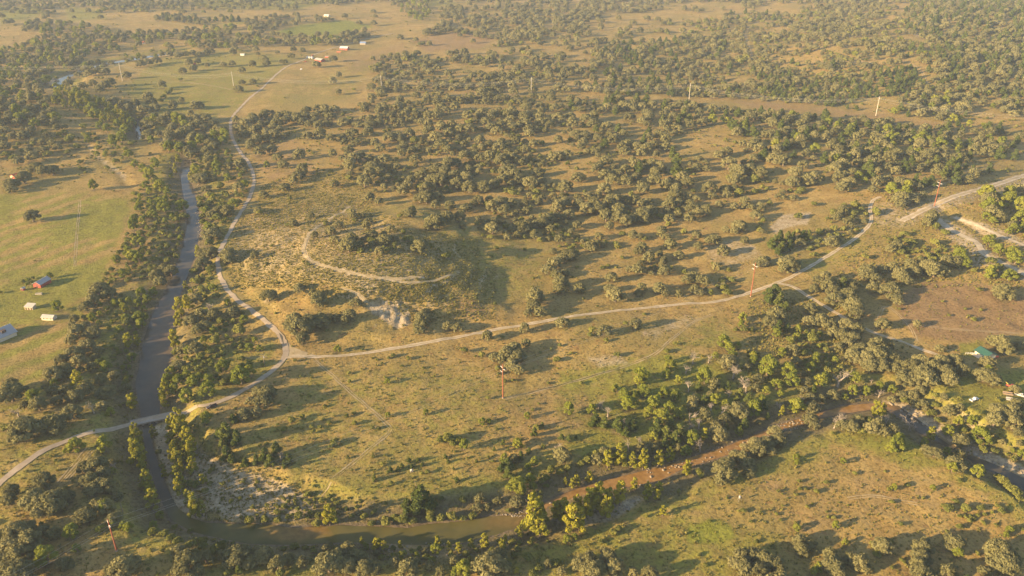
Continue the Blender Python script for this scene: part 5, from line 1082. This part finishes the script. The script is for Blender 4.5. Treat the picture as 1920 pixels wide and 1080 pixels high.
# ------------------------------------------------------------------ the rest of the woods, one mass for each kind
def mass(name, shapes, pos, wid, hgt, mat, label):
    """one object: a cloud of points, each carrying one of the shapes as an instance"""
    n = len(pos); me_ = bpy.data.meshes.new(name); me_.vertices.add(n); me_.vertices.foreach_set('co', np.asarray(pos, np.float32).ravel())
    me_.materials.append(mat)
    sx = wid * rng.uniform(.82, 1.2, n); sy = wid * rng.uniform(.82, 1.2, n)
    a = me_.attributes.new('size', 'FLOAT_VECTOR', 'POINT'); a.data.foreach_set('vector', np.stack([sx, sy, hgt], 1).astype(np.float32).ravel())
    a = me_.attributes.new('turn', 'FLOAT_VECTOR', 'POINT'); a.data.foreach_set('vector', np.stack([0 * sx, 0 * sx, rng.uniform(0, 6.28, n)], 1).astype(np.float32).ravel())
    a = me_.attributes.new('pick', 'INT', 'POINT'); a.data.foreach_set('value', rng.integers(0, len(shapes), n).astype(np.int32))
    o = link(name, me_)
    g = bpy.data.node_groups.new(name, 'GeometryNodeTree'); g.interface.new_socket('Geometry', in_out='INPUT', socket_type='NodeSocketGeometry'); g.interface.new_socket('Geometry', in_out='OUTPUT', socket_type='NodeSocketGeometry')
    gi = g.nodes.new('NodeGroupInput'); go = g.nodes.new('NodeGroupOutput'); ip = g.nodes.new('GeometryNodeInstanceOnPoints'); jn = g.nodes.new('GeometryNodeJoinGeometry')
    for v, q in reversed(shapes):
        src = bpy.data.objects.new(name + '_shape', mesh_np(name + '_shape', v, q, mat))
        oi = g.nodes.new('GeometryNodeObjectInfo'); oi.inputs['Object'].default_value = src; oi.inputs['As Instance'].default_value = False
        gt = g.nodes.new('GeometryNodeGeometryToInstance'); g.links.new(oi.outputs['Geometry'], gt.inputs[0]); g.links.new(gt.outputs[0], jn.inputs[0])
    def attr(nm, dt):
        x_ = g.nodes.new('GeometryNodeInputNamedAttribute'); x_.data_type = dt; x_.inputs['Name'].default_value = nm; return x_.outputs['Attribute']
    g.links.new(gi.outputs[0], ip.inputs['Points']); g.links.new(jn.outputs[0], ip.inputs['Instance']); ip.inputs['Pick Instance'].default_value = True
    g.links.new(attr('pick', 'INT'), ip.inputs['Instance Index']); g.links.new(attr('turn', 'FLOAT_VECTOR'), ip.inputs['Rotation']); g.links.new(attr('size', 'FLOAT_VECTOR'), ip.inputs['Scale'])
    g.links.new(ip.outputs[0], go.inputs[0])
    md = o.modifiers.new('scatter', 'NODES'); md.node_group = g
    return tag(o, label, kind='stuff')
FARN = {'oak': (520, .038), 'green': (420, .040), 'river': (300, .045), 'juniper': (420, .040), 'bush': (110, .085)}
MASSN = {'oak': ('oak_woodland', 'grey-green oak woodland running back over the hills'), 'green': ('mesquite_thicket', 'light green thickets of small trees along the valley'), 'river': ('cypress_fringe', 'yellow fringe of trees along the far river'), 'juniper': ('juniper_thicket', 'dark juniper thickets on the far slopes'), 'bush': ('scrub', 'low scrub scattered across the open ground')}
for ki, k in enumerate(KL):
    m = (A[:, 4] == ki) & ~issingle
    if not m.any() or k == 'dead': continue
    sh = [crown(k, 900 + i, *FARN[k], core=1, cored=.86) for i in range(6)]
    ww = A[m, 3]
    mass(MASSN[k][0], sh, A[m, :3], ww, ww * rng.uniform(.85, 1.15, m.sum()), M[k], MASSN[k][1])
print('TREES', len(A), 'single', len(single), {k: (int((A[:, 4] == i).sum()), int(issingle[A[:, 4] == i].sum())) for i, k in enumerate(KL)})

# ------------------------------------------------------------------ bunch grass and small brush
def tuft(seed):
    r = np.random.default_rng(seed); n = 6; th = np.arange(n) * 2.4 + r.uniform(-.4, .4, n); VV = []
    for t in th:
        rad = r.uniform(.08, .3); c = np.array([rad * math.cos(t), rad * math.sin(t), 0]); ax = np.array([-math.sin(t), math.cos(t), 0]) * r.uniform(.22, .34); out = np.array([math.cos(t), math.sin(t), 0]) * r.uniform(.1, .3); hh = r.uniform(.45, .8)
        VV += [c - ax, c + ax, c + ax * .8 + out + [0, 0, hh], c - ax * .7 + out * .7 + [0, 0, hh * .9]]
    return np.array(VV), np.arange(4 * n).reshape(-1, 4)
def scatter(n, P):
    P = np.array(P, float); px = rng.uniform(P[:, 0].min(), P[:, 0].max(), n); py = rng.uniform(P[:, 1].min(), P[:, 1].max(), n); m = inside(px, py, P); return px[m], py[m]
px = []; py = []; sz = []
for n, P, s in ((15000, [(420,400),(560,390),(660,370),(780,430),(900,450),(900,520),(840,570),(640,560),(560,540),(440,540),(405,470)], .95),
                (16000, [(0,330),(1920,330),(1920,1080),(0,1080)], .8), (3500, [(1600,360),(1920,330),(1920,540),(1560,540)], 1.2), (2200, [(1400,560),(1600,560),(1600,720),(1400,720)], 1.2),
                (1500, [(340,800),(600,930),(640,980),(390,980),(320,860)], .9), (2500, [(700,540),(930,500),(930,600),(780,610)], 1.0), (4000,[(560,320),(700,330),(700,420),(470,430),(490,350)],1.1)):
    a, b = scatter(n, P); px.append(a); py.append(b); sz.append(np.full(len(a), s))
px = np.concatenate(px); py = np.concatenate(py); sz = np.concatenate(sz) * rng.lognormal(0, .28, len(px))
x, y, z = ground(px, py); keep = (near_road(x, y) > .8) & (dwater(x, y) > 1.0)
mow = inside(px, py, [(-80,362),(150,362),(243,380),(190,525),(120,660),(60,770),(-80,770)]); keep &= ~mow
mass('grass_tufts', [tuft(i) for i in range(6)], np.stack([x, y, z - .03], 1)[keep], sz[keep], sz[keep] * rng.uniform(.5, .9, keep.sum()), M['tuft'], 'bunch grass and small brush speckling the slopes')

# ------------------------------------------------------------------ river stones and ledges
def stone(seed):
    r = np.random.default_rng(seed); v, q = QS[2]; return v * (1 + r.uniform(-.25, .2, (len(v), 1))) * [.5, .4, .3], q
px = []; py = []; sz = []
for n, P, s in ((120, [(1205,880),(1290,850),(1420,815),(1420,835),(1290,880),(1215,905)], .8), (150, [(1430,810),(1460,795),(1540,778),(1530,790),(1440,825)], .7), (300, [(1660,752),(1720,768),(1800,822),(1930,880),(1930,897),(1800,845),(1700,785)], 1.3),
                (90, [(1030,945),(1210,905),(1240,880),(1200,915),(1060,965)], .8), (40, [(690,578),(760,566),(772,606),(720,612)], 1.0), (50, [(700,1010),(880,1025),(880,1050),(700,1040)], .9), (90, [(1100,960),(1200,930),(1170,970)], .8), (60, [(940,965),(1000,955),(980,975)], .7), (120,[(372,330),(382,420),(376,470),(366,420)],.9)):
    a, b = scatter(n * 2, P); px.append(a[:n]); py.append(b[:n]); sz.append(np.full(len(a[:n]), s))
px = np.concatenate(px); py = np.concatenate(py); sz = np.concatenate(sz) * rng.lognormal(0, .4, len(px)); x, y, z = ground(px, py)
o = mass('river_stones', [stone(i) for i in range(5)], np.stack([x, y, np.maximum(z, WL) + .05], 1), sz, sz, M['rockpale'], 'pale stones strewn along the river bed and ledges')

# ------------------------------------------------------------------ hazy air
mb = MB().box(-6200, 6200, -150, 6700, -22, H + 40)
hm = bpy.data.meshes.new('haze'); hm.from_pydata(mb.v, [], mb.f); hm.update()
m, nt, out = nmat('haze_air'); pv = N(nt, 'ShaderNodeVolumePrincipled'); pv.inputs['Density'].default_value = HAZE; pv.inputs['Color'].default_value = (0.66, 0.78, 1.0, 1); pv.inputs['Anisotropy'].default_value = 0.0
nt.links.new(pv.outputs[0], out.inputs['Volume']); hm.materials.append(m)
tag(link('haze', hm), 'warm evening haze lying over the valley', kind='stuff')
